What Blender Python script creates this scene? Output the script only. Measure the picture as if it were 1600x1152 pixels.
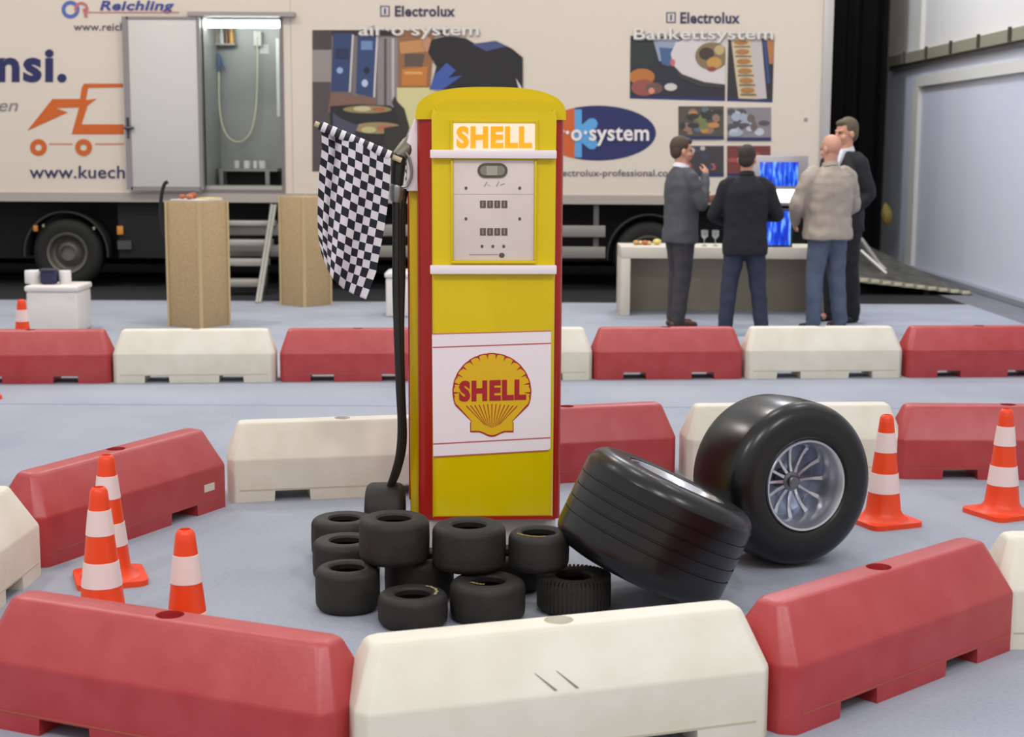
import bpy, bmesh, math, random
from mathutils import Vector, Matrix, noise
R = math.radians
PI = math.pi
random.seed(4)
for o in list(bpy.data.objects):
    bpy.data.objects.remove(o)
S = bpy.context.scene
COL = S.collection

# ------------------------------------------------------------------ camera
CAM_H, F = 1.70, 2400.0
PITCH, ROLL = math.atan((576 - 225) / F), 0.005
cam = bpy.data.cameras.new('camera')
cam.sensor_width = 36.0
cam.lens = 36.0 * F / 1600
cam.clip_end = 200
cam.dof.use_dof = True
cam.dof.focus_distance = 6.0
cam.dof.aperture_fstop = 4.0
camo = bpy.data.objects.new('camera', cam)
COL.objects.link(camo)
CR = Matrix.Rotation(PI / 2 - PITCH, 3, 'X') @ Matrix.Rotation(ROLL, 3, 'Z')
camo.matrix_world = Matrix.Translation((0, 0, CAM_H)) @ CR.to_4x4()
S.camera = camo

# ------------------------------------------------------------------ world, hall lamps and added wall fills
w = bpy.data.worlds.new('hall_world'); S.world = w; w.use_nodes = True
bg = w.node_tree.nodes['Background']
# dim far end of the hall at eye level, lit ceiling overhead
wn = w.node_tree; tcw = wn.nodes.new('ShaderNodeTexCoord'); sx = wn.nodes.new('ShaderNodeSeparateXYZ'); cr = wn.nodes.new('ShaderNodeValToRGB')
mr = wn.nodes.new('ShaderNodeMapRange'); mr.inputs[1].default_value = -1; mr.inputs[2].default_value = 1
wn.links.new(tcw.outputs['Generated'], sx.inputs[0]); wn.links.new(sx.outputs['Z'], mr.inputs[0]); wn.links.new(mr.outputs[0], cr.inputs[0]); wn.links.new(cr.outputs[0], bg.inputs[0])
cr.color_ramp.elements[0].position = .50; cr.color_ramp.elements[0].color = (.62, .60, .58, 1)
cr.color_ramp.elements[1].position = .80; cr.color_ramp.elements[1].color = (.95, .94, .95, 1)
bg.inputs[1].default_value = 0.85
S.view_settings.view_transform = 'Standard'
S.view_settings.look = 'None'
S.view_settings.gamma = 1.0
S.view_settings.use_curve_mapping = False
S.view_settings.exposure = 0.0

def hall_or_fill_lamp(x, y, z, power, size=.7, color=(1, .93, .84), aim=None, spread=180):
    l = bpy.data.lights.new('hall_or_fill_lamp', 'AREA'); l.energy = power; l.shape = 'DISK'; l.size = size; l.color = color
    o = bpy.data.objects.new('hall_or_fill_lamp', l); COL.objects.link(o); o.location = (x, y, z); l.spread = R(spread)
    if aim: o.rotation_euler = (Vector((x, y, z)) - Vector(aim)).to_track_quat('Z', 'Y').to_euler()
for x, y, p, c in [(-4.5, 0.0, 420, (1, .96, .92)), (0.5, -1.0, 420, (1, .96, .92)), (5, 0.0, 420, (.95, .97, 1)),
                   (-4.5, 8.0, 110, (1, .96, .92)), (0.6, 8.0, 110, (1, .96, .92)), (4.2, 9.0, 110, (.93, .96, 1)),
                   (-5.5, 13.2, 420, (1, .94, .86)), (-0.5, 13.0, 340, (1, .94, .86)), (3.8, 13.5, 140, (1, .94, .86))]:
    hall_or_fill_lamp(x, y, 7.5, p * .42, color=c)

# two cool fill lights, added to brighten the right-hand wall
hall_or_fill_lamp(2.4, 19.3, 8.0, 205, 1.0, (.88, .93, 1), (5.5, 17.0, 1.5), 140)
hall_or_fill_lamp(0.5, 9.0, 7.5, 30, 1.0, (.88, .93, 1), (5.5, 15.5, 2.0), 75)

# ------------------------------------------------------------------ pixel -> world (1600x1152 frame)
def ray(px, py):
    return CR @ Vector(((px - 800) / F, -(py - 576) / F, -1))
def G(px, py, z=0.0):
    d = ray(px, py); t = (z - CAM_H) / d.z
    return Vector((d.x * t, d.y * t, z))
def PY(px, py, Y):
    d = ray(px, py); t = Y / d.y
    return Vector((d.x * t, Y, CAM_H + d.z * t))

# ------------------------------------------------------------------ materials
def lin(c):
    r = []
    for v in c[:3]:
        v /= 255.0
        r.append(v / 12.92 if v <= .04045 else ((v + .055) / 1.055) ** 2.4)
    return (*r, 1)
MC = {}
def mat(name, c, rough=.5, metal=0, emit=0, spec=.5, coat=0, noise_=None, bump=None, ecol=None, trans=0):
    """noise_ = (scale, strength darker, second colour or None); bump=(scale,strength)"""
    key = (name, tuple(c), rough, metal, emit)
    if key in MC: return MC[key]
    m = bpy.data.materials.new(name); m.use_nodes = True
    nt = m.node_tree; b = nt.nodes['Principled BSDF']
    b.inputs['Base Color'].default_value = lin(c)
    b.inputs['Roughness'].default_value = rough
    b.inputs['Metallic'].default_value = metal
    b.inputs['Specular IOR Level'].default_value = spec
    if coat: b.inputs['Coat Weight'].default_value = coat; b.inputs['Coat Roughness'].default_value = .08
    if trans: b.inputs['Transmission Weight'].default_value = trans
    if emit:
        b.inputs['Emission Color'].default_value = lin(ecol or c); b.inputs['Emission Strength'].default_value = emit
    tc = nt.nodes.new('ShaderNodeTexCoord')
    if noise_:
        sc, amt, c2 = noise_
        n = nt.nodes.new('ShaderNodeTexNoise'); n.inputs['Scale'].default_value = sc; n.inputs['Detail'].default_value = 5
        nt.links.new(tc.outputs['Object'], n.inputs['Vector'])
        rp = nt.nodes.new('ShaderNodeMapRange'); rp.inputs[1].default_value = .35; rp.inputs[2].default_value = .7
        rp.inputs[3].default_value = 0; rp.inputs[4].default_value = amt
        nt.links.new(n.outputs[0], rp.inputs[0])
        mx = nt.nodes.new('ShaderNodeMix'); mx.data_type = 'RGBA'
        mx.inputs[6].default_value = lin(c); mx.inputs[7].default_value = lin(c2)
        nt.links.new(rp.outputs[0], mx.inputs[0]); nt.links.new(mx.outputs[2], b.inputs['Base Color'])
    if bump:
        n2 = nt.nodes.new('ShaderNodeTexNoise'); n2.inputs['Scale'].default_value = bump[0]; n2.inputs['Detail'].default_value = 4
        nt.links.new(tc.outputs['Object'], n2.inputs['Vector'])
        bp = nt.nodes.new('ShaderNodeBump'); bp.inputs['Strength'].default_value = bump[1]; bp.inputs['Distance'].default_value = .01
        nt.links.new(n2.outputs[0], bp.inputs['Height']); nt.links.new(bp.outputs[0], b.inputs['Normal'])
    MC[key] = m
    return m
def col(c, rough=.55): return mat('print_colour', c, rough)

M_RED = mat('red_plastic', (170, 32, 38), .42, spec=.9, noise_=(7, .45, (190, 72, 76)), bump=(60, .06))
M_WHITE = mat('cream_plastic', (228, 223, 210), .5, noise_=(5, .5, (206, 198, 172)), bump=(60, .06))
M_SLOTLINE = mat('seam_line', (170, 84, 66), .6)
M_ORANGE = mat('orange_cone_plastic', (240, 70, 22), .38)
M_BAND = mat('reflective_band', (238, 214, 210), .45)
M_RUB = mat('old_rubber', (36, 34, 32), .62, spec=.4, noise_=(14, .5, (52, 47, 40)), bump=(90, .12))
M_SLICK = mat('slick_rubber', (14, 14, 15), .27, spec=.5, noise_=(3, .5, (22, 21, 20)), bump=(12, .08))
M_RIM = mat('cast_alloy', (205, 205, 212), .28, metal=.9)
M_RIMD = mat('dark_alloy', (120, 122, 128), .35, metal=.9)
M_YEL = mat('yellow_enamel', (226, 198, 0), .22, coat=.35, spec=.3)
M_PRED = mat('red_enamel', (170, 34, 24), .25, coat=.15, spec=.4)
M_WEN = mat('white_enamel', (250, 238, 242), .3, coat=.3)
M_BLK = mat('black_rubber_hose', (26, 27, 26), .42)
M_STEEL = mat('brushed_steel', (150, 152, 150), .38, metal=.85, bump=(30, .04))
M_ALU = mat('aluminium', (188, 186, 178), .4, metal=.6)
M_TRK = mat('truck_white_paint', (222, 210, 196), .5)
M_TRKS = mat('truck_skirt_grey', (176, 168, 160), .45)
M_DARK = mat('underside_shade_black', (14, 14, 14), .7)  # near black, stands in for shade under the trailer and counter
M_CHIP = mat('chipboard', (192, 166, 126), .8, noise_=(95, .7, (160, 132, 94)), bump=(60, .2))
M_CHIP2 = mat('chipboard_edge', (196, 174, 132), .8)
M_BOXW = mat('white_laminate', (230, 224, 220), .4)
M_SKIN = mat('skin', (205, 150, 125), .55)

# ------------------------------------------------------------------ object helpers
def setp(o, label=None, cat=None, group=None, kind=None):
    if label: o['label'] = label
    if cat: o['category'] = cat
    if group: o['group'] = group
    if kind: o['kind'] = kind
    return o
def empty(name, label, cat, loc=(0, 0, 0), rot=(0, 0, 0), group=None):
    o = bpy.data.objects.new(name, None); COL.objects.link(o); o.empty_display_size = .1
    o.location = loc; o.rotation_euler = rot
    return setp(o, label, cat, group)
def link(name, me, mats, parent=None, loc=(0, 0, 0), rot=(0, 0, 0), smooth=None):
    o = bpy.data.objects.new(name, me)
    if not isinstance(mats, (list, tuple)): mats = [mats]
    if mats[0] is not None and not (len(me.materials) and me.materials[0] is mats[0]):
        idx = [p.material_index for p in me.polygons]
        me.materials.clear()
        for m in mats: me.materials.append(m)
        for p, i in zip(me.polygons, idx): p.material_index = min(i, len(mats) - 1)
    COL.objects.link(o); o.location = loc; o.rotation_euler = rot
    if parent: o.parent = parent
    if smooth is not None: shade(me, smooth)
    return o
def shade(me, angle=35):
    for p in me.polygons: p.use_smooth = True
    bm = bmesh.new(); bm.from_mesh(me)
    for e in bm.edges:
        if len(e.link_faces) == 2 and e.calc_face_angle(0) > R(angle): e.smooth = False
    bm.to_mesh(me); bm.free()
def tomesh(bm, name='mesh', recalc=True):
    if recalc: bmesh.ops.recalc_face_normals(bm, faces=bm.faces[:])
    me = bpy.data.meshes.new(name); bm.to_mesh(me); bm.free(); return me
def obj(name, bm, m, parent=None, loc=(0, 0, 0), rot=(0, 0, 0), smooth=35, recalc=True):
    return link(name, tomesh(bm, name, recalc), m, parent, loc, rot, smooth)
def wobj(name, bm, m, root, smooth=35, recalc=True):
    """geometry given in world coordinates, parented to an unrotated root"""
    bmesh.ops.translate(bm, vec=-root.location, verts=bm.verts[:])
    return obj(name, bm, m, root, smooth=smooth, recalc=recalc)
def box(bm, x0, x1, y0, y1, z0, z1, mi=0):
    vs = [bm.verts.new(p) for p in [(x0, y0, z0), (x1, y0, z0), (x1, y1, z0), (x0, y1, z0), (x0, y0, z1), (x1, y0, z1), (x1, y1, z1), (x0, y1, z1)]]
    fs = []
    for f in [(0, 3, 2, 1), (4, 5, 6, 7), (0, 1, 5, 4), (1, 2, 6, 5), (2, 3, 7, 6), (3, 0, 4, 7)]:
        fc = bm.faces.new([vs[i] for i in f]); fc.material_index = mi; fs.append(fc)
    return vs, fs
def bevel(bm, w, seg=2, edges=None):
    bmesh.ops.bevel(bm, geom=edges or bm.edges[:], offset=w, segments=seg, profile=.5, affect='EDGES', clamp_overlap=True)
def bbox(x0, x1, y0, y1, z0, z1, b=.005, seg=2):
    bm = bmesh.new(); box(bm, x0, x1, y0, y1, z0, z1)
    if b: bevel(bm, b, seg)
    return bm
def lathe(prof, n=48, closed=False, bm=None, mat4=None, mi=0):
    """profile of (r, z) about Z"""
    bm = bm or bmesh.new(); rings = []
    for r, z in prof:
        if r < 1e-6: rings.append([bm.verts.new((0, 0, z))])
        else: rings.append([bm.verts.new((r * math.cos(2 * PI * k / n), r * math.sin(2 * PI * k / n), z)) for k in range(n)])
    new = [v for rg in rings for v in rg]
    pairs = list(zip(rings, rings[1:]))
    if closed: pairs.append((rings[-1], rings[0]))
    for a, b in pairs:
        for k in range(n):
            k2 = (k + 1) % n
            if len(a) == 1 and len(b) == 1: continue
            if len(a) == 1: f = bm.faces.new((a[0], b[k2], b[k]))
            elif len(b) == 1: f = bm.faces.new((a[k], a[k2], b[0]))
            else: f = bm.faces.new((a[k], a[k2], b[k2], b[k]))
            f.material_index = mi
    if mat4 is not None: bmesh.ops.transform(bm, matrix=mat4, verts=new)
    return bm
def tube(bm, pts, r, n=10, caps=True, mi=0):
    pts = [Vector(p) for p in pts]
    rr = r if isinstance(r, (list, tuple)) else [r] * len(pts)
    rings = []; up = None
    for i, p in enumerate(pts):
        t = (pts[min(i + 1, len(pts) - 1)] - pts[max(i - 1, 0)]).normalized()
        if up is None: up = t.orthogonal().normalized()
        up = (up - t * up.dot(t)).normalized(); s = t.cross(up)
        rings.append([bm.verts.new(p + (up * math.cos(2 * PI * k / n) + s * math.sin(2 * PI * k / n)) * rr[i]) for k in range(n)])
    for a, b in zip(rings, rings[1:]):
        for k in range(n):
            f = bm.faces.new((a[k], a[(k + 1) % n], b[(k + 1) % n], b[k])); f.material_index = mi
    if caps:
        bm.faces.new(rings[0][::-1]).material_index = mi; bm.faces.new(rings[-1]).material_index = mi
    return bm
def smooth_path(pts, n=8):
    pts = [Vector(p) for p in pts]; out = []
    P = [pts[0] * 2 - pts[1]] + pts + [pts[-1] * 2 - pts[-2]]
    for i in range(1, len(P) - 2):
        for k in range(n):
            t = k / n; a, b, c, d = P[i - 1:i + 3]
            out.append(.5 * ((2 * b) + (c - a) * t + (2 * a - 5 * b + 4 * c - d) * t * t + (3 * b - a - 3 * c + d) * t ** 3))
    out.append(pts[-1]); return out
def prism(outline, y0, y1, bm=None, mi=0):
    """outline of (x,z), extruded along y"""
    bm = bm or bmesh.new()
    a = [bm.verts.new((x, y0, z)) for x, z in outline]; b = [bm.verts.new((x, y1, z)) for x, z in outline]
    n = len(a); fs = [bm.faces.new(a), bm.faces.new(b[::-1])]
    for k in range(n): fs.append(bm.faces.new((a[k], b[k], b[(k + 1) % n], a[(k + 1) % n])))
    for f in fs: f.material_index = mi
    return bm
def evaluated(me, setup):
    """run modifiers on a mesh and return the result"""
    o = bpy.data.objects.new('working_copy', me); COL.objects.link(o); setup(o)
    dg = bpy.context.evaluated_depsgraph_get()
    r = bpy.data.meshes.new_from_object(o.evaluated_get(dg))
    bpy.data.objects.remove(o); return r
def text_mesh(s, bold=0.0, shear=0, extrude=0):
    # wider tracking makes room for thickened strokes
    c = bpy.data.curves.new('lettering', 'FONT'); c.body = s; c.offset = bold; c.shear = shear; c.extrude = extrude; c.size = 1; c.resolution_u = 3; c.space_character = 1 + bold * 2.2
    o = bpy.data.objects.new('lettering', c); COL.objects.link(o)
    dg = bpy.context.evaluated_depsgraph_get(); dg.update()
    me = bpy.data.meshes.new_from_object(o.evaluated_get(dg)); bpy.data.objects.remove(o)
    me.materials.clear()
    xs = [v.co.x for v in me.vertices]; ys = [v.co.y for v in me.vertices]
    x0, x1, y0, y1 = min(xs), max(xs), min(ys), max(ys)
    for v in me.vertices: v.co = ((v.co.x - x0) / (x1 - x0), (v.co.y - y0) / (y1 - y0), v.co.z)
    return me
def place_text(s, o, ux, uy, nrm, bold=0, shear=0, depth=.001):
    """normalised text mapped to corner o with edge vectors ux, uy, raised along nrm"""
    me = text_mesh(s, bold, shear, .5)
    o, ux, uy, nrm = map(Vector, (o, ux, uy, nrm))
    zs = [v.co.z for v in me.vertices]; z0, z1 = min(zs), max(zs)
    for v in me.vertices:
        a = v.co.copy(); v.co = o + ux * a.x + uy * a.y + nrm * depth * (a.z - z0) / (z1 - z0)
    return me
def dup(root, loc=None, rot=None, label=None, group=None):
    r = root.copy(); COL.objects.link(r)
    if loc is not None: r.location = loc
    if rot is not None: r.rotation_euler = rot
    if label: r['label'] = label
    if group: r['group'] = group
    for ch in list(root.children):
        c = ch.copy(); COL.objects.link(c); c.parent = r
        for g in list(ch.children):
            d = g.copy(); COL.objects.link(d); d.parent = c
    return r

# ================================================================== SETTING
def noise_mix_floor(name, c1, c2, scale):
    m = bpy.data.materials.new(name); m.use_nodes = True; nt = m.node_tree; b = nt.nodes['Principled BSDF']
    b.inputs['Roughness'].default_value = .92; b.inputs['Specular IOR Level'].default_value = .25
    tc = nt.nodes.new('ShaderNodeTexCoord')
    n = nt.nodes.new('ShaderNodeTexNoise'); n.inputs['Scale'].default_value = scale; n.inputs['Detail'].default_value = 8; n.inputs['Roughness'].default_value = .75
    n3 = nt.nodes.new('ShaderNodeTexNoise'); n3.inputs['Scale'].default_value = 1.1; n3.inputs['Detail'].default_value = 3
    for q in (n, n3): nt.links.new(tc.outputs['Object'], q.inputs['Vector'])
    ad = nt.nodes.new('ShaderNodeMath'); ad.operation = 'ADD'
    nt.links.new(n.outputs[0], ad.inputs[0]); nt.links.new(n3.outputs[0], ad.inputs[1])
    rp = nt.nodes.new('ShaderNodeMapRange'); rp.inputs[1].default_value = .75; rp.inputs[2].default_value = 1.25
    nt.links.new(ad.outputs[0], rp.inputs[0])
    mx = nt.nodes.new('ShaderNodeMix'); mx.data_type = 'RGBA'; mx.inputs[6].default_value = lin(c1); mx.inputs[7].default_value = lin(c2)
    nt.links.new(rp.outputs[0], mx.inputs[0]); nt.links.new(mx.outputs[2], b.inputs['Base Color'])
    bp = nt.nodes.new('ShaderNodeBump'); bp.inputs['Strength'].default_value = .25; bp.inputs['Distance'].default_value = .004
    nt.links.new(n.outputs[0], bp.inputs['Height']); nt.links.new(bp.outputs[0], b.inputs['Normal'])
    return m
M_CARPET = noise_mix_floor('grey_blue_carpet', (148, 154, 167), (166, 171, 182), 60)
M_HALL = noise_mix_floor('hall_floor_shaded', (40, 40, 44), (50, 50, 52), 20)  # floor colour darkened to paint in the shade under the trailer
CE = PY(800, 470, 16).y
CARPET_END = G(500, 471).y
bm = bmesh.new(); box(bm, -14, 4.95, -2, CARPET_END, -.012, 0)
setp(obj('floor', bm, M_CARPET, smooth=None), 'pale grey blue exhibition carpet covering the hall floor', None, kind='structure')
bm = bmesh.new(); box(bm, -14, 5.62, -2, 23.2, -.1, -.012)
setp(obj('floor', bm, M_HALL, smooth=None), 'hall floor beyond the carpet edge, coloured dark for the shade under the trailer', None, kind='structure')
bm = bmesh.new(); box(bm, 4.95, 5.56, 5, 19.5, -.012, -.006)
setp(obj('trim_4', bm, noise_mix_floor('bare_floor_strip', (112, 114, 124), (124, 126, 132), 20), smooth=None), 'bare grey floor strip between the carpet and the wall', None, kind='structure')
# carpet seams
bm = bmesh.new()
for (xa, ya, xb, yb) in [(-50, 631, 1700, 629)]:
    a, b = G(xa, ya, .001), G(xb, yb, .001)
    box(bm, a.x, b.x, a.y - .012, a.y + .012, .0, .0015)
setp(obj('trim_1', bm, mat('carpet_seam', (138, 148, 172), .9), smooth=None), 'faint carpet seam behind the ring', None, kind='structure')

# right wall, x = 5.55
WX = 5.56
M_WALLU = mat('upper_wall_paint', (226, 224, 222), .6)
M_WALLL = mat('lower_wall_panel', (212, 217, 232), .45, noise_=(.8, .6, (222, 224, 232)))
M_FRAME = mat('panel_frame_beige', (222, 220, 212), .5)
M_RAIL = mat('wall_rail_olive', (148, 146, 126), .5)
bm = bmesh.new(); box(bm, WX, WX + .2, 6, 23.2, 2.80, 7)
setp(obj('wall_right', bm, M_WALLU, smooth=None), 'pale upper wall on the right', None, kind='structure')
bm = bmesh.new(); box(bm, WX, WX + .2, 6, 23.2, -.1, 2.80)
setp(obj('wall_right', bm, M_WALLL, smooth=None), 'blue grey lower wall panelling', None, kind='structure')
bm = bmesh.new(); box(bm, WX - .05, WX, 6, 21.4, 2.50, 2.64); box(bm, WX - .05, WX, 21.25, 21.55, 0, 2.5); box(bm, WX - .05, WX, 21.25, 21.55, 2.95, 7)
setp(obj('trim_2', bm, M_FRAME, smooth=None), 'beige panel frame', None, kind='structure')
bm = bmesh.new(); box(bm, WX - .10, WX, 6, 22.9, 2.84, 2.98)
for k in range(14): 
    y = 8 + k * 1.15
    box(bm, WX - .13, WX - .10, y, y + .05, 2.84, 3.0, 1)
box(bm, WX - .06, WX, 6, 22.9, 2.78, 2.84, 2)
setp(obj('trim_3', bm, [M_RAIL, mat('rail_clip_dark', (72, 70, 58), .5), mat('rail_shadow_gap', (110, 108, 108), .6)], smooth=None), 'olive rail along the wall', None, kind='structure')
bm = bmesh.new(); box(bm, WX - .12, WX, 6, 23, 0, .06)
setp(obj('baseboard_right', bm, mat('wall_base', (140, 142, 150), .6), smooth=None), 'grey wall base', None, kind='structure')
# back wall
bm = bmesh.new(); box(bm, -14, 5.76, 23.2, 23.4, -.1, 7)
setp(obj('wall_back', bm, mat('back_wall_olive', (120, 116, 100), .7), smooth=None), 'hall back wall', None, kind='structure')

# black curtain
bm = bmesh.new()
N = 700; X0, X1, CY = -13.8, PY(1386, 100, 21.8).x, 21.8
prev = None
for k in range(N + 1):
    x = X0 + (X1 - X0) * k / N
    y = CY + .05 * math.sin(x * 26) + .025 * math.sin(x * 47 + 1)
    a = bm.verts.new((x, y, -.01)); b = bm.verts.new((x, y, 6.5)); c = bm.verts.new((x, y + .03, 6.5)); d = bm.verts.new((x, y + .03, -.01))
    cur = (a, b, c, d)
    if prev:
        for i in range(4): bm.faces.new((prev[i], cur[i], cur[(i + 1) % 4], prev[(i + 1) % 4]))
    prev = cur
setp(obj('stage_curtain', bm, mat('black_curtain_cloth', (16, 16, 17), .9, spec=.1)), 'tall black pleated curtain hanging behind the white truck', 'curtain')

# ================================================================== TRUCK
TY = 18.0
def tp(px, py, d=0): return PY(px, py, TY - d)
TR = tp(1297, 100).x; TRL = -9.5
ZB = tp(500, 303).z; ZSK = tp(500, 317).z; ZT = 4.3
OX0, OX1 = tp(318, 150).x, tp(439, 150).x
OZ0, OZ1 = tp(380, 299).z, tp(380, 27).z
truck = empty('box_trailer', 'long white box trailer with printed catering pictures and an open side door', 'truck', (-2.9, TY + 1.25, -.012))
bm = bmesh.new()
T2 = TY + 2.5
box(bm, TRL, OX0, TY, TY + .06, ZB, ZT); box(bm, OX1, TR, TY, TY + .06, ZB, ZT)
box(bm, OX0, OX1, TY, TY + .06, ZB, OZ0); box(bm, OX0, OX1, TY, TY + .06, OZ1, ZT)
box(bm, TRL, TR, T2 - .06, T2, ZB, ZT); box(bm, TRL, TR, TY, T2, ZT, ZT + .06)
box(bm, TR - .06, TR, TY + .06, T2 - .06, ZB, ZT); box(bm, TRL, TRL + .06, TY + .06, T2 - .06, ZB, ZT)
wobj('box_body', bm, M_TRK, truck, smooth=None)
bm = bmesh.new(); box(bm, TRL, TR, TY - .02, T2, ZSK, ZB - .001)
wobj('floor_skirt', bm, M_TRKS, truck, smooth=None)
bm = bmesh.new(); box(bm, tp(1284, 100).x, TR + .02, TY - .03, TY + .02, ZSK, ZT)
bevel(bm, .01)
wobj('corner_post', bm, mat('corner_post_grey', (196, 192, 188), .35, metal=.3), truck)
for px in (455, 1258):
    bm = bmesh.new()
    a = tp(px, 100).x; box(bm, a - .006, a + .006, TY - .002, TY, ZB, ZT)
    if px == 455: wobj('panel_seam', bm, mat('panel_seam', (196, 188, 178), .5), truck, smooth=None)
    else: 
        bm.free(); bm = bmesh.new(); c = tp(1259, 187)
        lathe([(.0, 0), (.022, 0), (.022, .01), (0, .012)], 16, bm=bm, mat4=Matrix.Translation(c) @ Matrix.Rotation(PI / 2, 4, 'X'))
        wobj('marker_stud', bm, mat('stud_grey', (150, 146, 140), .5), truck)
# interior compartment
M_INT = mat('steel_lining', (160, 164, 162), .4, metal=.3, noise_=(2, .4, (142, 146, 144)))
bm = bmesh.new(); IY = TY + 1.0
box(bm, OX0 - .03, OX0, TY + .06, IY, OZ0, OZ1 + .05); box(bm, OX1 + .25, OX1 + .28, TY + .06, IY, OZ0, OZ1 + .05)
box(bm, OX0 - .03, OX1 + .28, IY, IY + .03, OZ0, OZ1 + .05); box(bm, OX0 - .03, OX1 + .28, TY + .06, IY, OZ0 - .03, OZ0)
box(bm, OX0 - .03, OX1 + .28, TY + .06, IY, OZ1 + .05, OZ1 + .08)
wobj('compartment_lining', bm, M_INT, truck, smooth=None)
bm = bmesh.new()
for (a, b, c, d) in [(OX0 - .035, OX0, OZ0 - .03, OZ1 + .03), (OX1, OX1 + .035, OZ0 - .03, OZ1 + .03), (OX0, OX1, OZ0 - .03, OZ0 + .02), (OX0, OX1, OZ1, OZ1 + .03)]:
    box(bm, a, b, TY - .015, TY + .07, c, d)
wobj('door_frame', bm, mat('door_frame_grey', (126, 120, 118), .45), truck, smooth=None)
bm = bmesh.new(); box(bm, OX0 + .02, OX1 - .01, TY + .16, TY + .26, OZ1 - .10, OZ1 - .02); bevel(bm, .01)
wobj('light_tube', bm, mat('tube_glow', (250, 255, 250), .4, emit=15), truck)
# threshold, counter
bm = bmesh.new(); box(bm, OX0, OX1, TY + .0, TY + .45, OZ0 + .02, OZ0 + .06)
wobj('threshold', bm, M_ALU, truck, smooth=None)
def iP(px, py, Y): return PY(px, py, Y)
bm = bmesh.new()
a = iP(343, 263, IY - .35); b = iP(434, 268, IY - .35)
box(bm, a.x, b.x, IY - .4, IY, b.z, a.z)
for px in (343, 415):
    q = iP(px, 280, IY - .38); box(bm, q.x, q.x + .05, IY - .40, IY - .35, OZ0, b.z)
wobj('counter', bm, M_STEEL, truck, smooth=None)
bm = bmesh.new(); box(bm, a.x + .06, b.x, IY - .2, IY - .15, OZ0, b.z - .01)  # dark sheet in place of the shade below the counter
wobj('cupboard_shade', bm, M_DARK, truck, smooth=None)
# hose and hand shower
bm = bmesh.new()
HY = IY - .12
pts = [iP(402, 58, HY), iP(402, 120, HY), iP(400, 165, HY), iP(394, 200, HY), iP(384, 217, HY), iP(371, 222, HY), iP(358, 216, HY), iP(348, 198, HY), iP(343, 170, HY), iP(342, 140, HY), iP(342, 108, HY)]
tube(bm, smooth_path(pts, 6), .011, 8)
wobj('spray_hose', bm, mat('pale_hose', (206, 204, 178), .5), truck)
bm = bmesh.new(); tube(bm, [iP(342, 112, HY), iP(341, 95, HY), iP(340, 84, HY)], [.02, .03, .035], 10); tube(bm, [iP(344, 86, HY), iP(352, 110, HY)], .014, 8)
wobj('hand_sprayer', bm, mat('blue_grey_sprayer', (84, 104, 130), .35), truck)
bm = bmesh.new(); q = iP(333, 160, HY); box(bm, q.x - .08, q.x + .06, HY - .02, HY + .1, q.z - .05, q.z + .03); bevel(bm, .01)
q = iP(338, 140, HY); box(bm, q.x - .02, q.x + .02, HY, HY + .05, q.z - .12, q.z + .12)
wobj('tap', bm, mat('dark_tap', (46, 48, 48), .3, metal=.5), truck)
bm = bmesh.new(); q = iP(402, 60, HY); box(bm, q.x - .05, q.x + .05, HY, HY + .1, q.z - .09, q.z + .09); bevel(bm, .015)
q = iP(412, 76, IY - .01); box(bm, q.x - .05, q.x + .06, IY - .012, IY, q.z - .06, q.z + .05)
wobj('wall_fitting', bm, mat('fitting_white', (224, 228, 222), .35), truck)
bm = bmesh.new(); q = iP(431, 60, IY - .3); q2 = iP(433, 182, IY - .3); box(bm, q.x, q.x + .04, IY - .32, IY - .28, q2.z, q.z)
wobj('wall_strip', bm, mat('pale_strip', (214, 218, 216), .35), truck, smooth=None)
for px, c in [(330, (150, 110, 90)), (338, (170, 150, 130)), (346, (190, 196, 196)), (354, (120, 84, 70)), (362, (214, 170, 90))]:
    bm = bmesh.new(); q = iP(px, 58, IY - .1); lathe([(0, 0), (.03, 0), (.032, .1), (.018, .15), (.018, .2), (0, .2)], 12, bm=bm, mat4=Matrix.Translation((q.x, IY - .1, q.z - .08)))
    wobj('shelf_bottle', bm, mat('bottle', c, .4), truck)
bm = bmesh.new(); a = iP(326, 68, IY - .12); b = iP(368, 70, IY - .12); box(bm, a.x, b.x, IY - .16, IY, a.z - .02, a.z); wobj('shelf', bm, M_STEEL, truck, smooth=None)
for px, wd in [(370, .05), (386, .06), (399, .035), (411, .07)]:
    bm = bmesh.new(); q = iP(px, 258, IY - .3); lathe([(0, 0), (wd * .7, 0), (wd * .8, .09), (wd * .7, .09), (wd * .6, .02), (0, .02)], 14, bm=bm, mat4=Matrix.Translation((q.x, IY - .3, iP(380, 263, IY - .35).z)))
    wobj('cup', bm, mat('white_cup', (214, 216, 212), .4), truck)
# side door, swung flat against the body
d0, d1 = tp(197, 30, .1), tp(314, 293, .1)
bm = bmesh.new(); box(bm, d0.x, d1.x, TY - .10, TY - .05, d1.z, d0.z); bevel(bm, .012)
door = wobj('side_door', bm, mat('door_panel_white', (208, 206, 200), .4), truck)
bm = bmesh.new(); e = .035
for (a, b, c, d) in [(d0.x - .05, d0.x + .02, d1.z - .03, d0.z + .03), (d1.x - .01, d1.x + .03, d1.z - .03, d0.z + .03), (d0.x, d1.x, d1.z - .04, d1.z), (d0.x, d1.x, d0.z, d0.z + .03)]:
    box(bm, a, b, TY - .105, TY - .045, c, d)
bmesh.ops.translate(bm, vec=-truck.location, verts=bm.verts[:])
obj('door_edge_seal', bm, mat('door_edge', (142, 136, 138), .5), door, smooth=None)
bm = bmesh.new(); q = tp(202, 200, .13); tube(bm, [(q.x - .06, q.y, q.z), (q.x + .05, q.y, q.z)], .016, 8); tube(bm, [(q.x - .02, q.y + .03, q.z - .12), (q.x - .02, q.y + .01, q.z + .12)], .014, 8)
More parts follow.
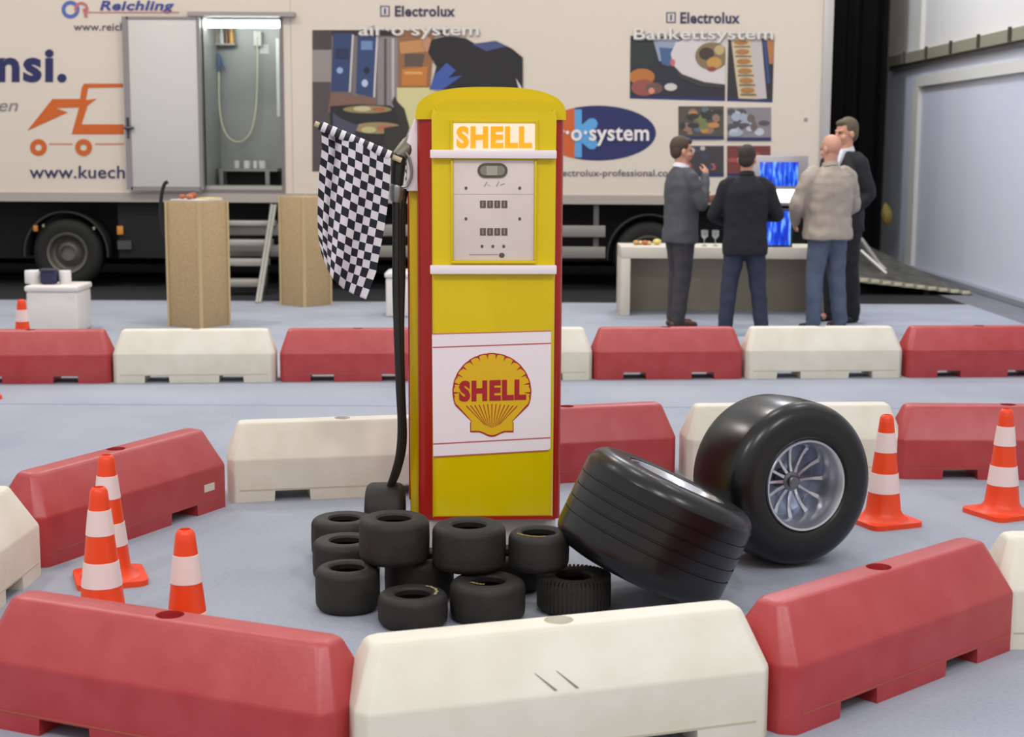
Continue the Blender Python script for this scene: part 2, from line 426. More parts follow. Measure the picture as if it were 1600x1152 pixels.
bmesh.ops.translate(bm, vec=-truck.location, verts=bm.verts[:])
obj('handle', bm, mat('latch_dark', (70, 70, 76), .4, metal=.5), door)
bm = bmesh.new(); a = tp(292, 22, .1); b = tp(460, 22, .1); box(bm, a.x, b.x, TY - .09, TY, a.z - .02, a.z + .03)
wobj('door_top_rail', bm, mat('rail_grey', (162, 156, 150), .45), truck, smooth=None)

# graphics on the truck
def decal(name, pieces, parent=truck, d0=.004, step=.0015, Y=TY):
    bm = bmesh.new(); mats = []
    for i, (pts, c) in enumerate(pieces):
        m = col(c)
        if m not in mats: mats.append(m)
        y = Y - d0 - step * i
        vs = [bm.verts.new(PY(p[0], p[1], y)) for p in pts]
        f = bm.faces.new(vs); f.material_index = mats.index(m)
        if f.normal.y > 0: f.normal_flip()
    bm.normal_update()
    for f in bm.faces:
        if f.normal.y > 0: f.normal_flip()
    return wobj(name, bm, mats, parent, smooth=None, recalc=False)
def rect(x0, y0, x1, y1): return [(x0, y0), (x1, y0), (x1, y1), (x0, y1)]
def circ(cx, cy, rx, ry=None, n=28, a0=0, a1=360):
    ry = ry or rx
    return [(cx + rx * math.cos(R(a0 + (a1 - a0) * k / n)), cy + ry * math.sin(R(a0 + (a1 - a0) * k / n))) for k in range(n if a1 - a0 == 360 else n + 1)]
def ttext(s, x0, y0, x1, y1, c, bold=0, shear=0, d=.006, name='lettering'):
    o = tp(x0, y1, d); ux = tp(x1, y1, d) - o; uy = tp(x0, y0, d) - o
    me = place_text(s, o - truck.location, ux, uy, (0, -1, 0), bold, shear)
    return link(name, me, col(c), truck)
NAVY = (38, 40, 92)
ttext('nsi.', -4, 77, 104, 129, NAVY, .035)
ttext('en', -2, 161, 28, 174, (130, 126, 130), 0, .25)
ttext('www.kuech', 46, 259, 195, 279, (50, 50, 90), .012)
ttext('Reichling', 156, 1, 272, 21, (62, 74, 146), .03, .2)
ttext('www.reich', 115, 36, 195, 48, (84, 74, 92), .01)
ttext('Electrolux', 617, 9, 711, 26, (58, 54, 84), .03)
ttext('Electrolux', 1063, 19, 1156, 37, (58, 54, 84), .03)
ttext('www.electrolux-professional.com', 826, 265, 1056, 279, (92, 86, 106), .01)
decal('maker_mark', [(rect(594, 9, 609, 26), (78, 74, 100)), (rect(596, 11, 607, 24), (212, 204, 196)), (rect(600, 13, 603, 22), (78, 74, 100))])
decal('maker_mark', [(rect(1041, 19, 1056, 36), (78, 74, 100)), (rect(1043, 21, 1054, 34), (212, 204, 196)), (rect(1047, 23, 1050, 32), (78, 74, 100))])
def ringp(cx, cy, r, w_, a0=0, a1=360, n=24, ry=None):
    out = []
    k1 = (ry or r) / r
    for k in range(n):
        t0, t1 = R(a0 + (a1 - a0) * k / n), R(a0 + (a1 - a0) * (k + 1) / n)
        out.append([(cx + rr * math.cos(t), cy + rr * k1 * math.sin(t)) for rr, t in ((r, t0), (r, t1), (r - w_, t1), (r - w_, t0))])
    return out
bmx = [(p, (86, 108, 178)) for p in ringp(110, 15, 14, 6, 0, 360)] + [(p, (196, 110, 112)) for p in ringp(127, 14, 11, 4, 150, 420)] + [([(129, 14), (134, 12), (137, 27), (132, 27)], (196, 110, 112)), (rect(137, 18.5, 280, 20), (196, 120, 120))]
decal('haulier_logo', bmx, step=.0001)
OR = (205, 98, 30)
z = lambda L: [(x / 3.2, y / 3.2) for x, y in L]
pcs = [(z([(135, 655), (262, 495), (400, 495), (395, 538), (280, 540), (340, 562)]), OR),
       (z([(408, 440), (420, 418), (615, 418), (615, 437), (440, 440), (430, 500), (485, 494), (438, 528), (408, 622), (620, 622), (620, 672), (358, 672), (395, 538), (400, 495)]), OR),
       (z([(245, 717), (362, 717), (362, 724), (245, 724)]), (214, 130, 84)), (z([(475, 717), (620, 717), (620, 724), (475, 724)]), (214, 130, 84))]
pcs += [(p, OR) for p in ringp(60, 230.5, 13.2, 8)] + [(p, OR) for p in ringp(130.5, 230.5, 13.2, 8)]
decal('orange_truck_logo', pcs, step=.0001)
# oval badge
ov = [(circ(934, 208, 91, 43, 48), (36, 44, 96)),
      ([(898, 168.5)] + [(934 + 91 * math.cos(R(a)), 208 + 43 * math.sin(R(a))) for a in range(246, 112, -6)] + [(898, 247.5)], (206, 98, 40)),
      (rect(898, 171, 909, 246), (92, 164, 220))]
for a in (-38, 38):
    u = Vector((math.cos(R(a)), math.sin(R(a)))); v = Vector((-u.y, u.x)); c0 = Vector((905, 209))
    ov.append(([tuple(c0 + u * s * 1 + v * t) for s, t in ((0, -8), (27, -9), (33, -5), (34, 0), (33, 5), (27, 9), (0, 8))], (92, 164, 220)))
decal('oval_badge', ov)
ttext('air·o·system', 846, 196, 1014, 228, (238, 232, 230), .02, d=.02)
# printed photograph by the pump
import colorsys
ph = [(rect(488, 47, 640, 268), (112, 102, 102)), (rect(488, 47, 518, 90), (74, 66, 66)), (rect(488, 78, 518, 128), (150, 140, 138)), (rect(488, 128, 516, 268), (84, 74, 76)),
      (rect(518, 47, 700, 56), (52, 44, 44)), (rect(551, 56, 559, 175), (120, 112, 112)), (rect(590, 58, 622, 178), (140, 130, 132)), (rect(600, 60, 604, 178), (84, 76, 80)), (rect(612, 60, 616, 178), (190, 182, 186)),
      ([(521, 52), (551, 52), (546, 143), (517, 143)], (52, 68, 108)), ([(559, 53), (590, 56), (585, 152), (556, 146)], (54, 72, 114)),
      ([(550, 54), (553, 54), (548, 144), (545, 144)], (200, 194, 192)), ([(588, 56), (591, 56), (586, 152), (583, 152)], (206, 200, 198)),
      ([(517, 145), (585, 154), (596, 176), (512, 176)], (128, 96, 84)),
      (circ(531, 110, 5, 5, 14), (150, 176, 210)), (circ(570, 130, 5, 6, 14), (180, 200, 224)), (circ(573, 110, 5, 6, 14), (32, 40, 60)),
      (rect(524, 76, 545, 92), (40, 50, 80)), (rect(564, 64, 582, 78), (110, 140, 180)),
      ([(622, 47), (680, 47), (672, 137), (622, 137)], (150, 104, 70)), ([(624, 66), (672, 60), (670, 80), (626, 84)], (196, 140, 90)), ([(632, 84), (664, 84), (660, 104), (632, 104)], (96, 80, 70)), ([(628, 108), (668, 104), (666, 134), (628, 134)], (194, 122, 52)), (rect(632, 112, 660, 116), (226, 166, 96)),
      ([(620, 137), (682, 137), (668, 160), (655, 200), (620, 200)], (212, 204, 150)),
      ([(620, 200), (655, 200), (655, 300), (620, 300)], (214, 206, 198))]
ph += [([(516, 166), (560, 163), (610, 165), (632, 180), (637, 205), (625, 222), (560, 235), (516, 240)], (40, 38, 42)), (circ(574, 171, 38, 6, 24), (150, 136, 92)), (circ(590, 200, 38, 9, 24), (160, 138, 98)),
       (circ(566, 170, 14, 4, 16), (200, 190, 150)), (circ(601, 200, 12, 5, 16), (176, 110, 84)), (circ(576, 203, 12, 5, 16), (196, 184, 130)),
       (circ(592, 171, 10, 3, 12), (170, 100, 70)), ([(520, 176), (534, 186), (560, 196), (552, 214), (520, 200)], (74, 76, 96)),
       ([(612, 160), (616, 150), (622, 160), (632, 170), (640, 200), (630, 230), (600, 260), (600, 200), (626, 196)], (52, 50, 44))]
ph += [([(668, 80), (674, 62), (700, 56), (728, 60), (742, 68), (775, 64), (800, 76), (817, 90), (817, 140), (672, 140), (682, 104)], (34, 32, 36)),
       ([(738, 69), (772, 64), (792, 72), (760, 80)], (72, 84, 132)), ([(671, 140), (680, 116), (698, 98), (712, 110), (700, 122), (722, 118), (700, 134), (690, 140)], (66, 90, 164)),
       ([(806, 122), (817, 140), (812, 142)], (220, 214, 210)), ([(660, 50), (674, 62), (668, 84), (660, 70)], (190, 140, 110))]
decal('printed_kitchen_photo', ph, step=.0004)
for dx, c, b in ((1.5, (150, 142, 138), .02), (0, (226, 220, 214), .012)):
    ttext('air·o·system', 560 + dx, 38 + dx, 748 + dx, 61 + dx, c, b, d=.022 + (.004 if dx == 0 else 0))
    ttext('Bankettsystem', 990 + dx, 44 + dx, 1208 + dx, 67 + dx, c, b, d=.022 + (.004 if dx == 0 else 0))
# picture grid on the right
g1 = [([(985, 56), (1134, 58), (1133, 158), (984, 154)], (46, 46, 56)), ([(985, 150), (1133, 153), (1133, 158), (984, 154)], (44, 48, 100)),
      ([(987, 66), (1020, 68), (1022, 100), (986, 104)], (48, 54, 50)), ([(1020, 60), (1060, 60), (1050, 90), (1030, 96)], (150, 160, 180)), ([(1030, 74), (1056, 76), (1046, 104), (1034, 100)], (74, 100, 140)),
      (circ(1003, 120, 20, 13, 16), (186, 114, 54)), (circ(1006, 137, 20, 13, 16), (150, 84, 74)), (circ(1022, 138, 14, 9, 14), (110, 84, 76)), (circ(1018, 142, 5, 5, 10), (220, 140, 120)),
      ([(1048, 84), (1056, 66), (1080, 58), (1134, 59), (1133, 132), (1100, 128), (1066, 116), (1052, 102)], (214, 206, 204)),
      ([(1052, 102), (1066, 116), (1100, 128), (1133, 132), (1133, 138), (1096, 136), (1062, 122)], (62, 58, 58)),
      (circ(1112, 88, 26, 22, 20), (134, 116, 84)), (circ(1104, 84, 12, 10, 14), (70, 60, 52)), (circ(1116, 98, 12, 9, 14), (196, 148, 80)), (circ(1124, 78, 8, 8, 12), (190, 170, 120)), (circ(1112, 108, 7, 4, 12), (150, 70, 60)),
      (circ(1051, 98, 4, 6, 12), (196, 110, 120)), (circ(1048, 136, 10, 6, 12), (206, 204, 196))]
g1b = []
for p, c in g1: g1b.append(([(min(max(x, 984), 1133.5), min(y, 158)) for x, y in p], c))
decal('printed_food_photo', g1b, step=.0006)
g2 = [([(1138, 58), (1210, 60), (1207, 160), (1136, 158)], (52, 48, 52)), ([(1136, 153), (1207, 156), (1207, 160), (1136, 158)], (44, 48, 100)),
      ([(1142, 60), (1172, 60), (1182, 155), (1154, 154)], (206, 188, 152)), ([(1172, 60), (1190, 62), (1198, 154), (1182, 155)], (196, 186, 184)), ([(1198, 62), (1210, 62), (1208, 100), (1202, 100)], (176, 120, 74)), ([(1192, 62), (1197, 62), (1203, 130), (1199, 130)], (60, 76, 130))]
for k in range(6):
    yy = 66 + k * 15; xx = 1146 + k * 2; g2.append((circ(xx + 12, yy, 11, 4.5, 14), (172, 122, 70))); g2.append(([(xx + 1, yy + 6), (xx + 26, yy + 6), (xx + 26, yy + 8), (xx + 1, yy + 8)], (110, 94, 78)))
decal('printed_pastry_photo', g2, step=.0006)
def blotch(name, x0, y0, x1, y1, base, cols, n, seed):
    rnd = random.Random(seed); L = [(rect(x0, y0, x1, y1), base)]
    for k in range(n):
        rx, ry = rnd.uniform(4, 10), rnd.uniform(3, 7)
        cx, cy = rnd.uniform(x0 + rx, x1 - rx), rnd.uniform(y0 + ry, y1 - 6 - ry)
        L.append((circ(cx, cy, rx, ry, 12), rnd.choice(cols)))
    L.append((rect(x0, y1 - 5, x1, y1), (44, 48, 96)))
    decal(name, L, step=.0005)
blotch('printed_buffet_photo', 1060, 166, 1131, 218, (86, 80, 72), [(196, 140, 84), (120, 130, 80), (60, 60, 56), (150, 120, 100), (96, 112, 130)], 26, 3)
blotch('printed_kitchen_team_photo', 1136, 168, 1205, 220, (140, 134, 138), [(196, 196, 204), (84, 84, 90), (110, 100, 96), (170, 176, 190)], 22, 5)
blotch('printed_chef_photo', 1060, 228, 1131, 276, (66, 60, 66), [(196, 184, 176), (176, 92, 84), (70, 70, 90)], 12, 9)
blotch('printed_meat_photo', 1136, 228, 1204, 276, (120, 60, 56), [(170, 80, 70), (90, 50, 50), (60, 60, 90)], 10, 11)

# running gear
def truck_wheel(px, py, r=.41):
    c = PY(px, py, TY + .25)
    z0 = r - .012
    T = Matrix.Translation((c.x, TY + .25, z0)) @ Matrix.Rotation(PI / 2, 4, 'X')
    bm = lathe([(.24, -.12), (.30, -.14), (.36, -.13), (.40, -.10), (r, -.07), (r, .07), (.40, .10), (.36, .13), (.30, .14), (.24, .12)], 48, mat4=T)
    wh = wobj('wheel', bm, mat('truck_tyre', (30, 30, 28), .75), truck)
    bm = lathe([(0, .05), (.09, .05), (.09, .09), (.12, .06), (.17, .0), (.20, .02), (.215, .13), (.235, .14), (.245, .12), (.245, -.1)], 40, mat4=T)
    bmesh.ops.translate(bm, vec=-truck.location, verts=bm.verts[:])
    obj('rim', bm, mat('truck_rim_grey', (112, 110, 102), .5, metal=.3), wh)
    bm = bmesh.new()
    prev = None
    for k in range(25):
        t = R(-5 + 190 * k / 24)
        rr = [(r + .07, TY + .08), (r + .07, TY + .42), (r + .09, TY + .42), (r + .09, TY + .08)]
        cur = [bm.verts.new((c.x + q * math.cos(t), y, z0 + q * math.sin(t))) for q, y in rr]
        if prev:
            for i in range(4): bm.faces.new((prev[i], cur[i], cur[(i + 1) % 4], prev[(i + 1) % 4]))
        prev = cur
    wobj('mudguard', bm, mat('mudguard', (44, 44, 44), .6), truck)
truck_wheel(110, 400); truck_wheel(1012, 400)
bm = bmesh.new(); box(bm, TRL, TR - .2, TY + .9, TY + 1.05, .62, ZSK); box(bm, TRL, TR - .2, TY + 1.6, TY + 1.75, .62, ZSK); box(bm, TRL, TR - .1, TY + .6, TY + .64, .3, ZSK)
box(bm, tp(170, 0).x, tp(245, 0).x, TY + .1, TY + .6, .35, ZSK)
wobj('chassis', bm, M_DARK, truck, smooth=None)
for (px, py, c, s) in [(56, 357, (206, 130, 50), .035), (188, 360, (214, 140, 60), .05), (68, 353, (150, 160, 120), .018), (147, 357, (150, 160, 120), .018)]:
    bm = bmesh.new(); q = PY(px, py, TY + .08); box(bm, q.x - s * .7, q.x + s * .7, TY + .06, TY + .1, q.z - s, q.z + s); bevel(bm, .006)
    wobj('marker_lamp', bm, mat('marker_lamp', c, .35), truck)
bm = bmesh.new(); q = PY(195, 383, TY + .08); box(bm, q.x - .08, q.x + .08, TY + .06, TY + .1, q.z - .05, q.z + .05)
wobj('type_plate', bm, mat('plate_grey', (70, 74, 74), .5), truck, smooth=None)
M_GUARD = mat('side_guard_grey', (150, 148, 142), .45, metal=.3)
for ya, yb in ((351, 369), (384, 402)):
    bm = bmesh.new(); a = tp(350, ya); b = tp(946, ya); c = tp(600, yb); a.z = tp(600, ya).z
    box(bm, a.x, b.x, TY - .02, TY + .03, c.z, a.z); bevel(bm, .008)
    wobj('side_guard_rail', bm, M_GUARD, truck)
for px in (931, 700, 470):
    bm = bmesh.new(); a = tp(px, 402); box(bm, a.x - .03, a.x + .03, TY + .03, TY + .07, a.z, ZSK)
    wobj('guard_bracket', bm, mat('bracket_grey', (92, 92, 88), .5), truck, smooth=None)

# access steps below the door
st = empty('folding_steps', 'aluminium access steps below the open trailer door with a slanted handrail', 'steps', (PY(388, 470, 17.2).x, 17.2, -.012))
for k, (ya, yb) in enumerate([(345, 353), (375, 384), (405, 416), (437, 449)]):
    Ys = TY - .12 - k * .2
    a = PY(347, ya, Ys); b = PY(430 - k * 6, yb, Ys)
    bm = bbox(a.x, b.x, Ys, Ys + .2, b.z, a.z, .005)
    wobj('tread', bm, M_ALU, st)
for px in (347, 424):
    bm = bmesh.new(); a = PY(px, 330, TY - .1); b = PY(px, 449, TY - .7)
    vs = [(a.x - .015, TY - .12, ZSK), (a.x - .015, TY - .04, ZSK), (a.x - .015, TY - .5, -.012), (a.x - .015, TY - .66, -.012)]
    v0 = [bm.verts.new(v) for v in vs]; v1 = [bm.verts.new((v[0] + .02, v[1], v[2])) for v in vs]
    bm.faces.new(v0); bm.faces.new(v1[::-1])
    for i in range(4): bm.faces.new((v0[i], v1[i], v1[(i + 1) % 4], v0[(i + 1) % 4]))
    wobj('stringer', bm, mat('stringer_dark', (40, 40, 40), .6), st, smooth=None)
for dx in (0, 5):
    bm = bmesh.new(); a = PY(425 + dx, 321, TY - .25); b = G(401 + dx, 474, .0); tube(bm, [a, b], .018, 10)
    wobj('handrail', bm, M_ALU, st)

# ================================================================== TRACK BARRIERS
BL, BW, BH, BS = 1.16, .285, .37, .205
def barrier_mesh():
    bm = bmesh.new()
    ringsz = [(0, BL, BW), (BS, BL, BW), (BH - .010, BL - .11, .108), (BH, BL - .135, .085)]
    plan = lambda l, w_: [(-l / 2 + .03, -w_ / 2), (l / 2 - .03, -w_ / 2), (l / 2, -w_ * .36), (l / 2, w_ * .36), (l / 2 - .03, w_ / 2), (-l / 2 + .03, w_ / 2), (-l / 2, w_ * .36), (-l / 2, -w_ * .36)]
    rs = [[bm.verts.new((x_, y_, z_)) for x_, y_ in plan(l, w_)] for z_, l, w_ in ringsz]
    for a, b in zip(rs, rs[1:]):
        for k in range(8): bm.faces.new((a[k], a[(k + 1) % 8], b[(k + 1) % 8], b[k]))
    bm.faces.new(rs[0][::-1]); bm.faces.new(rs[-1])
    vert = [e for e in bm.edges if len(e.link_faces) == 2 and not all(v.co.z < .001 for v in e.verts)]
    bevel(bm, .016, 3, vert)
    body = tomesh(bm)
    cut = bmesh.new()
    for sx in (-1, 1):
        x = sx * .265
        a, _ = box(cut, x - .095, x + .095, -.4, .4, -.1, .052)
        for v in a:
            if v.co.z > 0: v.co.x = x + (v.co.x - x) * .9
    cm = tomesh(cut); co = bpy.data.objects.new('slot_cutter', cm); COL.objects.link(co)
    cut2 = lathe([(0, BH - .09), (.036, BH - .09), (.042, BH + .05), (0, BH + .05)], 24)
    cm2 = tomesh(cut2); co2 = bpy.data.objects.new('hole_cutter', cm2); COL.objects.link(co2)
    def su(o):
        for c in (co, co2):
            m = o.modifiers.new('cut', 'BOOLEAN'); m.operation = 'DIFFERENCE'; m.object = c; m.solver = 'EXACT'
    me = evaluated(body, su)
    bpy.data.objects.remove(co); bpy.data.objects.remove(co2)
    # seam rib where the feet begin
    bm = bmesh.new(); bm.from_mesh(me)
    for sy in (-1, 1): box(bm, -BL / 2 + .055, BL / 2 - .055, sy * BW / 2 - .002, sy * BW / 2 + .002, .056, .061, 1)
    bm.to_mesh(me); bm.free(); shade(me, 30)
    return me
BMR = barrier_mesh(); BMW = BMR.copy()
for me_, a_, b_ in ((BMR, M_RED, M_SLOTLINE), (BMW, M_WHITE, mat('cream_seam', (196, 188, 166), .6))):
    if len(me_.materials) > 1: me_.materials[0], me_.materials[1] = a_, b_
    elif len(me_.materials) == 1: me_.materials[0] = a_; me_.materials.append(b_)
    else: me_.materials.append(a_); me_.materials.append(b_)
def barrier(color, L, Rt, label, group=None, mode=None):
    a, b = G(*L, BS), G(*Rt, BS)
    d = (b - a); ln = d.length; d.normalize(); n = Vector((-d.y, d.x, 0))
    if n.y < 0: n = -n
    LN = BL * 1.03
    if mode == 'L': c = a + d * LN / 2
    elif mode == 'R': c = b - d * LN / 2
    else: c = (a + b) / 2
    c = c + n * BW / 2
    o = bpy.data.objects.new('track_barrier', BMR if color == 'r' else BMW); COL.objects.link(o)
    o.location = (c.x, c.y, 0); o.rotation_euler = (0, 0, math.atan2(d.y, d.x))
    setp(o, label, 'barrier', group)
    o.scale.x = 1.03 if mode else min(1.075, max(.95, ln / BL - .004))
    print('BARRIER', color, label[:40], 'len %.2f' % ln, tuple(round(v, 2) for v in o.location))
    return o
gb = 'straight row of barriers across the back'
xs = [(-90, 172), (174, 430), (436, 681), (685, 927), (930, 1161), (1166, 1413), (1418, 1660)]
labs = ['red barrier at the far left end of the back row by the white box seat', 'cream barrier in the back row in front of the near chipboard pedestal',
        'red barrier in the back row below the chequered flag, cut by the pump hose', 'cream barrier in the back row mostly hidden behind the fuel pump',
        'red barrier in the back row in front of the man in the grey suit', 'cream barrier in the back row in front of the man in the beige jacket', 'red barrier at the far right end of the back row, by the pale wall']
for i, ((x0, x1), lb) in enumerate(zip(xs, labs)):
    yy = lambda x: 555.5 - (x) * 0.0055
    barrier('rwrwrwr'[i], (x0, yy(x0)), (x1, yy(x1)), lb, gb)
gr = 'barriers of the ring around the fuel pump'
barrier('w', (-205, 1010), (66, 817), 'cream barrier at the far left edge, between two red ring barriers', gr, 'R')
rb = barrier('r', (74, 813), (352, 722), 'red barrier at the left of the ring with a small pale sticker near one end', gr)
rb.rotation_euler.z -= R(2.5)
barrier('w', (343, 721), (600, 711.5), 'cream barrier at the back of the ring, left of the fuel pump', gr, 'L').scale.x = .965
barrier('r', (729, 701), (1061, 684), 'red barrier at the back of the ring just right of the fuel pump', gr)
barrier('w', (1066, 689), (1392, 686), 'cream barrier at the back of the ring behind the upright racing wheel', gr, 'L').scale.x = .98
barrier('r', (1404, 688), (1745, 690), 'red barrier at the back right of the ring behind two cones', gr, 'L')
barrier('r', (-80, 1021), (514, 1123), 'large red barrier in the left foreground with a round filling hole', gr, 'R')
barrier('w', (557, 1122), (1213, 1047), 'cream barrier in the centre foreground with two dark scuff marks', gr)
barrier('r', (1243, 1046), (1648, 903), 'large red barrier in the right foreground showing two floor slots', gr, 'L').scale.x = 1.06
lb = barrier('w', (1640, 900), (1900, 800), 'cream barrier just showing at the right edge beyond the right foreground barrier', gr, 'L')
lb.location = (1.67 + BL / 2, 5.07 + BW / 2, 0); lb.rotation_euler = (0, 0, R(2))
# sticker and scuffs as surface parts
bm = bmesh.new(); box(bm, .40, .47, -BW / 2 - .003, -BW / 2, .10, .135)
s_ = obj('sticker', bm, mat('sticker_pale', (214, 206, 190), .5), rb, smooth=None); s_['label'] = 'small pale sticker'
fb = [o for o in COL.objects if o.get('label', '').startswith('cream barrier in the centre')][0]
bm = bmesh.new()
for x in (-.12, -.06):
    ax, ay, az = x, -.118, .283; 
    x += .05; p = [Vector((x - .035, -.1105, .262)), Vector((x + .012, -.1370, .2155)), Vector((x + .021, -.1370, .2155)), Vector((x - .033, -.1105, .262))]
    nn = Vector((0, -.87, .49)) * .002
    bm.faces.new([bm.verts.new(q + nn) for q in p])
obj('scuff_mark', bm, mat('grey_scuff', (132, 126, 120), .7), fb, smooth=None)

# ================================================================== CONES
def make_cone():
    t = empty('traffic_cone', 'x', 'traffic cone')
    prof = lambda z_: .083 + (.029 - .083) * (z_ - .03) / (.5 - .03)
    bm = bmesh.new()
    P_ = [(.115, .022), (.095, .035)] + [(prof(zz), zz) for zz in (.06, .12, .24, .36, .46, .485)] + [(.024, .497), (.018, .5), (.016, .46)]
    P_ += [(.0, .46)]
    lathe(P_, 36, bm=bm); obj('cone_body', bm, M_ORANGE, t)
    bm = bmesh.new(); box(bm, -.135, .135, -.135, .135, 0, .022)
    bevel(bm, .04, 4, [e for e in bm.edges if abs(e.verts[0].co.z - e.verts[1].co.z) > .01])
    obj('base_plate', bm, M_ORANGE, t)
    for z0, z1 in ((.145, .235), (.33, .42)):
        bm = lathe([(prof(z0) + .0005, z0), (prof(z0) + .002, z0 + .001), (prof(z1) + .002, z1 - .001), (prof(z1) + .0005, z1)], 36)
        obj('reflective_band', bm, M_BAND, t)
    return t
cone = make_cone()
def cpos(px, py): p = G(px, py, .5); return (p.x, p.y, 0)
cones = [((166, 711), 20, 'orange and white cone by the left red ring barrier, overlapped by another cone', 'cones inside the ring'),
         ((154, 761), 12, 'orange and white cone at the left standing just in front of another cone', 'cones inside the ring'),
         ((289, 827), 5, 'orange and white cone standing alone behind the left foreground barrier', 'cones inside the ring'),
         ((1386, 648), 22, 'orange and white cone beside the upright racing wheel', 'cones inside the ring'),
         ((1573, 639), 25, 'orange and white cone near the right edge in front of the red barrier', 'cones inside the ring'),
         (None, 10, 'small looking orange cone behind the back row beside the white box seat', None),
         (None, 30, 'orange cone whose base corner just enters at the left edge on the carpet', None)]
for i, (p, rz, lb, g) in enumerate(cones):
    if i == 5: q = PY(34, 484, 11.75); q = (q.x, 11.75, 0)
    elif i == 6: q = G(-34, 622); q = (q.x, q.y, 0)
    else: q = cpos(*p)
    if i == 0: cone.location = q; cone.rotation_euler = (0, 0, R(rz)); cone['label'] = lb; cone['group'] = g
    else:
        c = dup(cone, q, (0, 0, R(rz)), lb)
        if g: c['group'] = g
        elif 'group' in c: del c['group']

PYF0 = G(768, 858).y
# ================================================================== KART TYRES
def kart_mesh(ro, h, ri=.064, teeth=False, n=56):
    rr = min(.032, h * .24)
    prof = []
    def arc(cx, cz, r, a0, a1, m=5):
        return [(cx + r * math.cos(R(a0 + (a1 - a0) * k / m)), cz + r * math.sin(R(a0 + (a1 - a0) * k / m))) for k in range(m + 1)]
    prof += [(ri, .012), (ri + .006, .004), (ro * .72, 0.0)] + arc(ro - rr, rr, rr, -75, 0) + [(ro + .001, h * .5)] + arc(ro - rr, h - rr, rr, 0, 75) + [(ro * .72, h), (ri + .006, h - .004), (ri, h - .012), (ri + .004, h - .03), (ro - .018, h - .04), (ro - .014, h * .5), (ro - .018, .04), (ri + .004, .03)]
    bm = lathe(prof, n, closed=True)
    if teeth:
        for k in range(52):
            a = 2 * PI * k / 52
            vs, _ = box(bm, ro - .026, ro + .002, -.0045, .0045, h - .034, h - .0005)
            bmesh.ops.rotate(bm, cent=(0, 0, 0), matrix=Matrix.Rotation(a, 3, 'Z'), verts=vs)
            vs, _ = box(bm, ro - .004, ro + .003, -.0045, .0045, .02, h - .034)
            bmesh.ops.rotate(bm, cent=(0, 0, 0), matrix=Matrix.Rotation(a, 3, 'Z'), verts=vs)
    me = tomesh(bm); me.materials.append(M_RUB); shade(me, 40); return me
def kart(px, py, z0, ro, h, label, teeth=False, tilt=(0, 0), arcm=None, group='pile of kart tyres at the foot of the pump', pos=None):
    p = pos or G(px, py, z0 + h)
    o = bpy.data.objects.new('kart_tyre', kart_mesh(ro, h, teeth=teeth)); COL.objects.link(o)
    o.location = (p.x, p.y, z0); o.rotation_euler = (R(tilt[0]), R(tilt[1]), random.uniform(0, 6) if not arcm else 0)
    setp(o, label, 'tyre', group)
    if arcm:
        a0, a1, r0, r1, c = arcm
        bm = bmesh.new(); prev = None
        for k in range(13):
            t = R(a0 + (a1 - a0) * k / 12); wv = .003 * math.sin(k * 2.1)
            cur = [bm.verts.new(((q + wv) * math.cos(t), (q + wv) * math.sin(t), h + .0015 - (max(0, q - (ro - .03)) * .25))) for q in (r0, r1)]
            if prev: bm.faces.new((prev[0], cur[0], cur[1], prev[1]))
            prev = cur
        obj('chalk_mark', bm, mat('chalk_mark', c, .8), o)
    return o
kart(538, 808, 0, .137, .165, 'kart tyre furthest back on the left side of the pile')
kart(541, 842, 0, .132, .16, 'kart tyre on the left of the pile, squeezed between one behind and one in front')
kart(543, 884, 0, .118, .163, 'smooth kart tyre at the front left corner of the pile')
kart(645, 925, 0, .124, .118, 'lowest and nearest kart tyre of the pile, with a chalk mark by its hole', arcm=(-25, 60, .080, .090, (150, 142, 96)))
kart(762, 905, 0, .136, .145, 'wide kart tyre at the front middle of the pile with a yellowish scuff', arcm=(215, 262, .066, .078, (120, 116, 60)))
kart(897, 897, 0, .134, .135, 'kart tyre with serrated shoulder at the front right of the pile', teeth=True)
Z8 = .166; Z9 = .148
kart(616, 807, Z8, .130, .168, 'kart tyre resting on top at the left of the upper layer')
kart(733, 818, Z9, .136, .165, 'kart tyre resting on top in the middle of the upper layer')
kart(842, 829, Z9, .112, .142, 'kart tyre resting on top at the right of the upper layer with a yellow line', arcm=(205, 285, .085, .091, (142, 122, 50)))
p8 = G(616, 807, Z8 + .168)
kart(0, 0, 0, .13, Z8, 'kart tyre mostly hidden beneath the upper left one', pos=G(655, 866, Z8))
kart(0, 0, 0, .12, Z9 - .002, 'kart tyre hidden beneath the upper middle and upper right ones', pos=G(800, 860, Z9))
# upright kart tyre by the hose
o = bpy.data.objects.new('kart_tyre', kart_mesh(.13, .165)); COL.objects.link(o)
p = PY(603, 800, PYF0 + .10)
o.rotation_euler = (0, R(90), 0); o.location = (p.x - .085, PYF0 + .10, .131)
setp(o, 'kart tyre standing upright on its tread below the pump hose', 'tyre', 'pile of kart tyres at the foot of the pump')

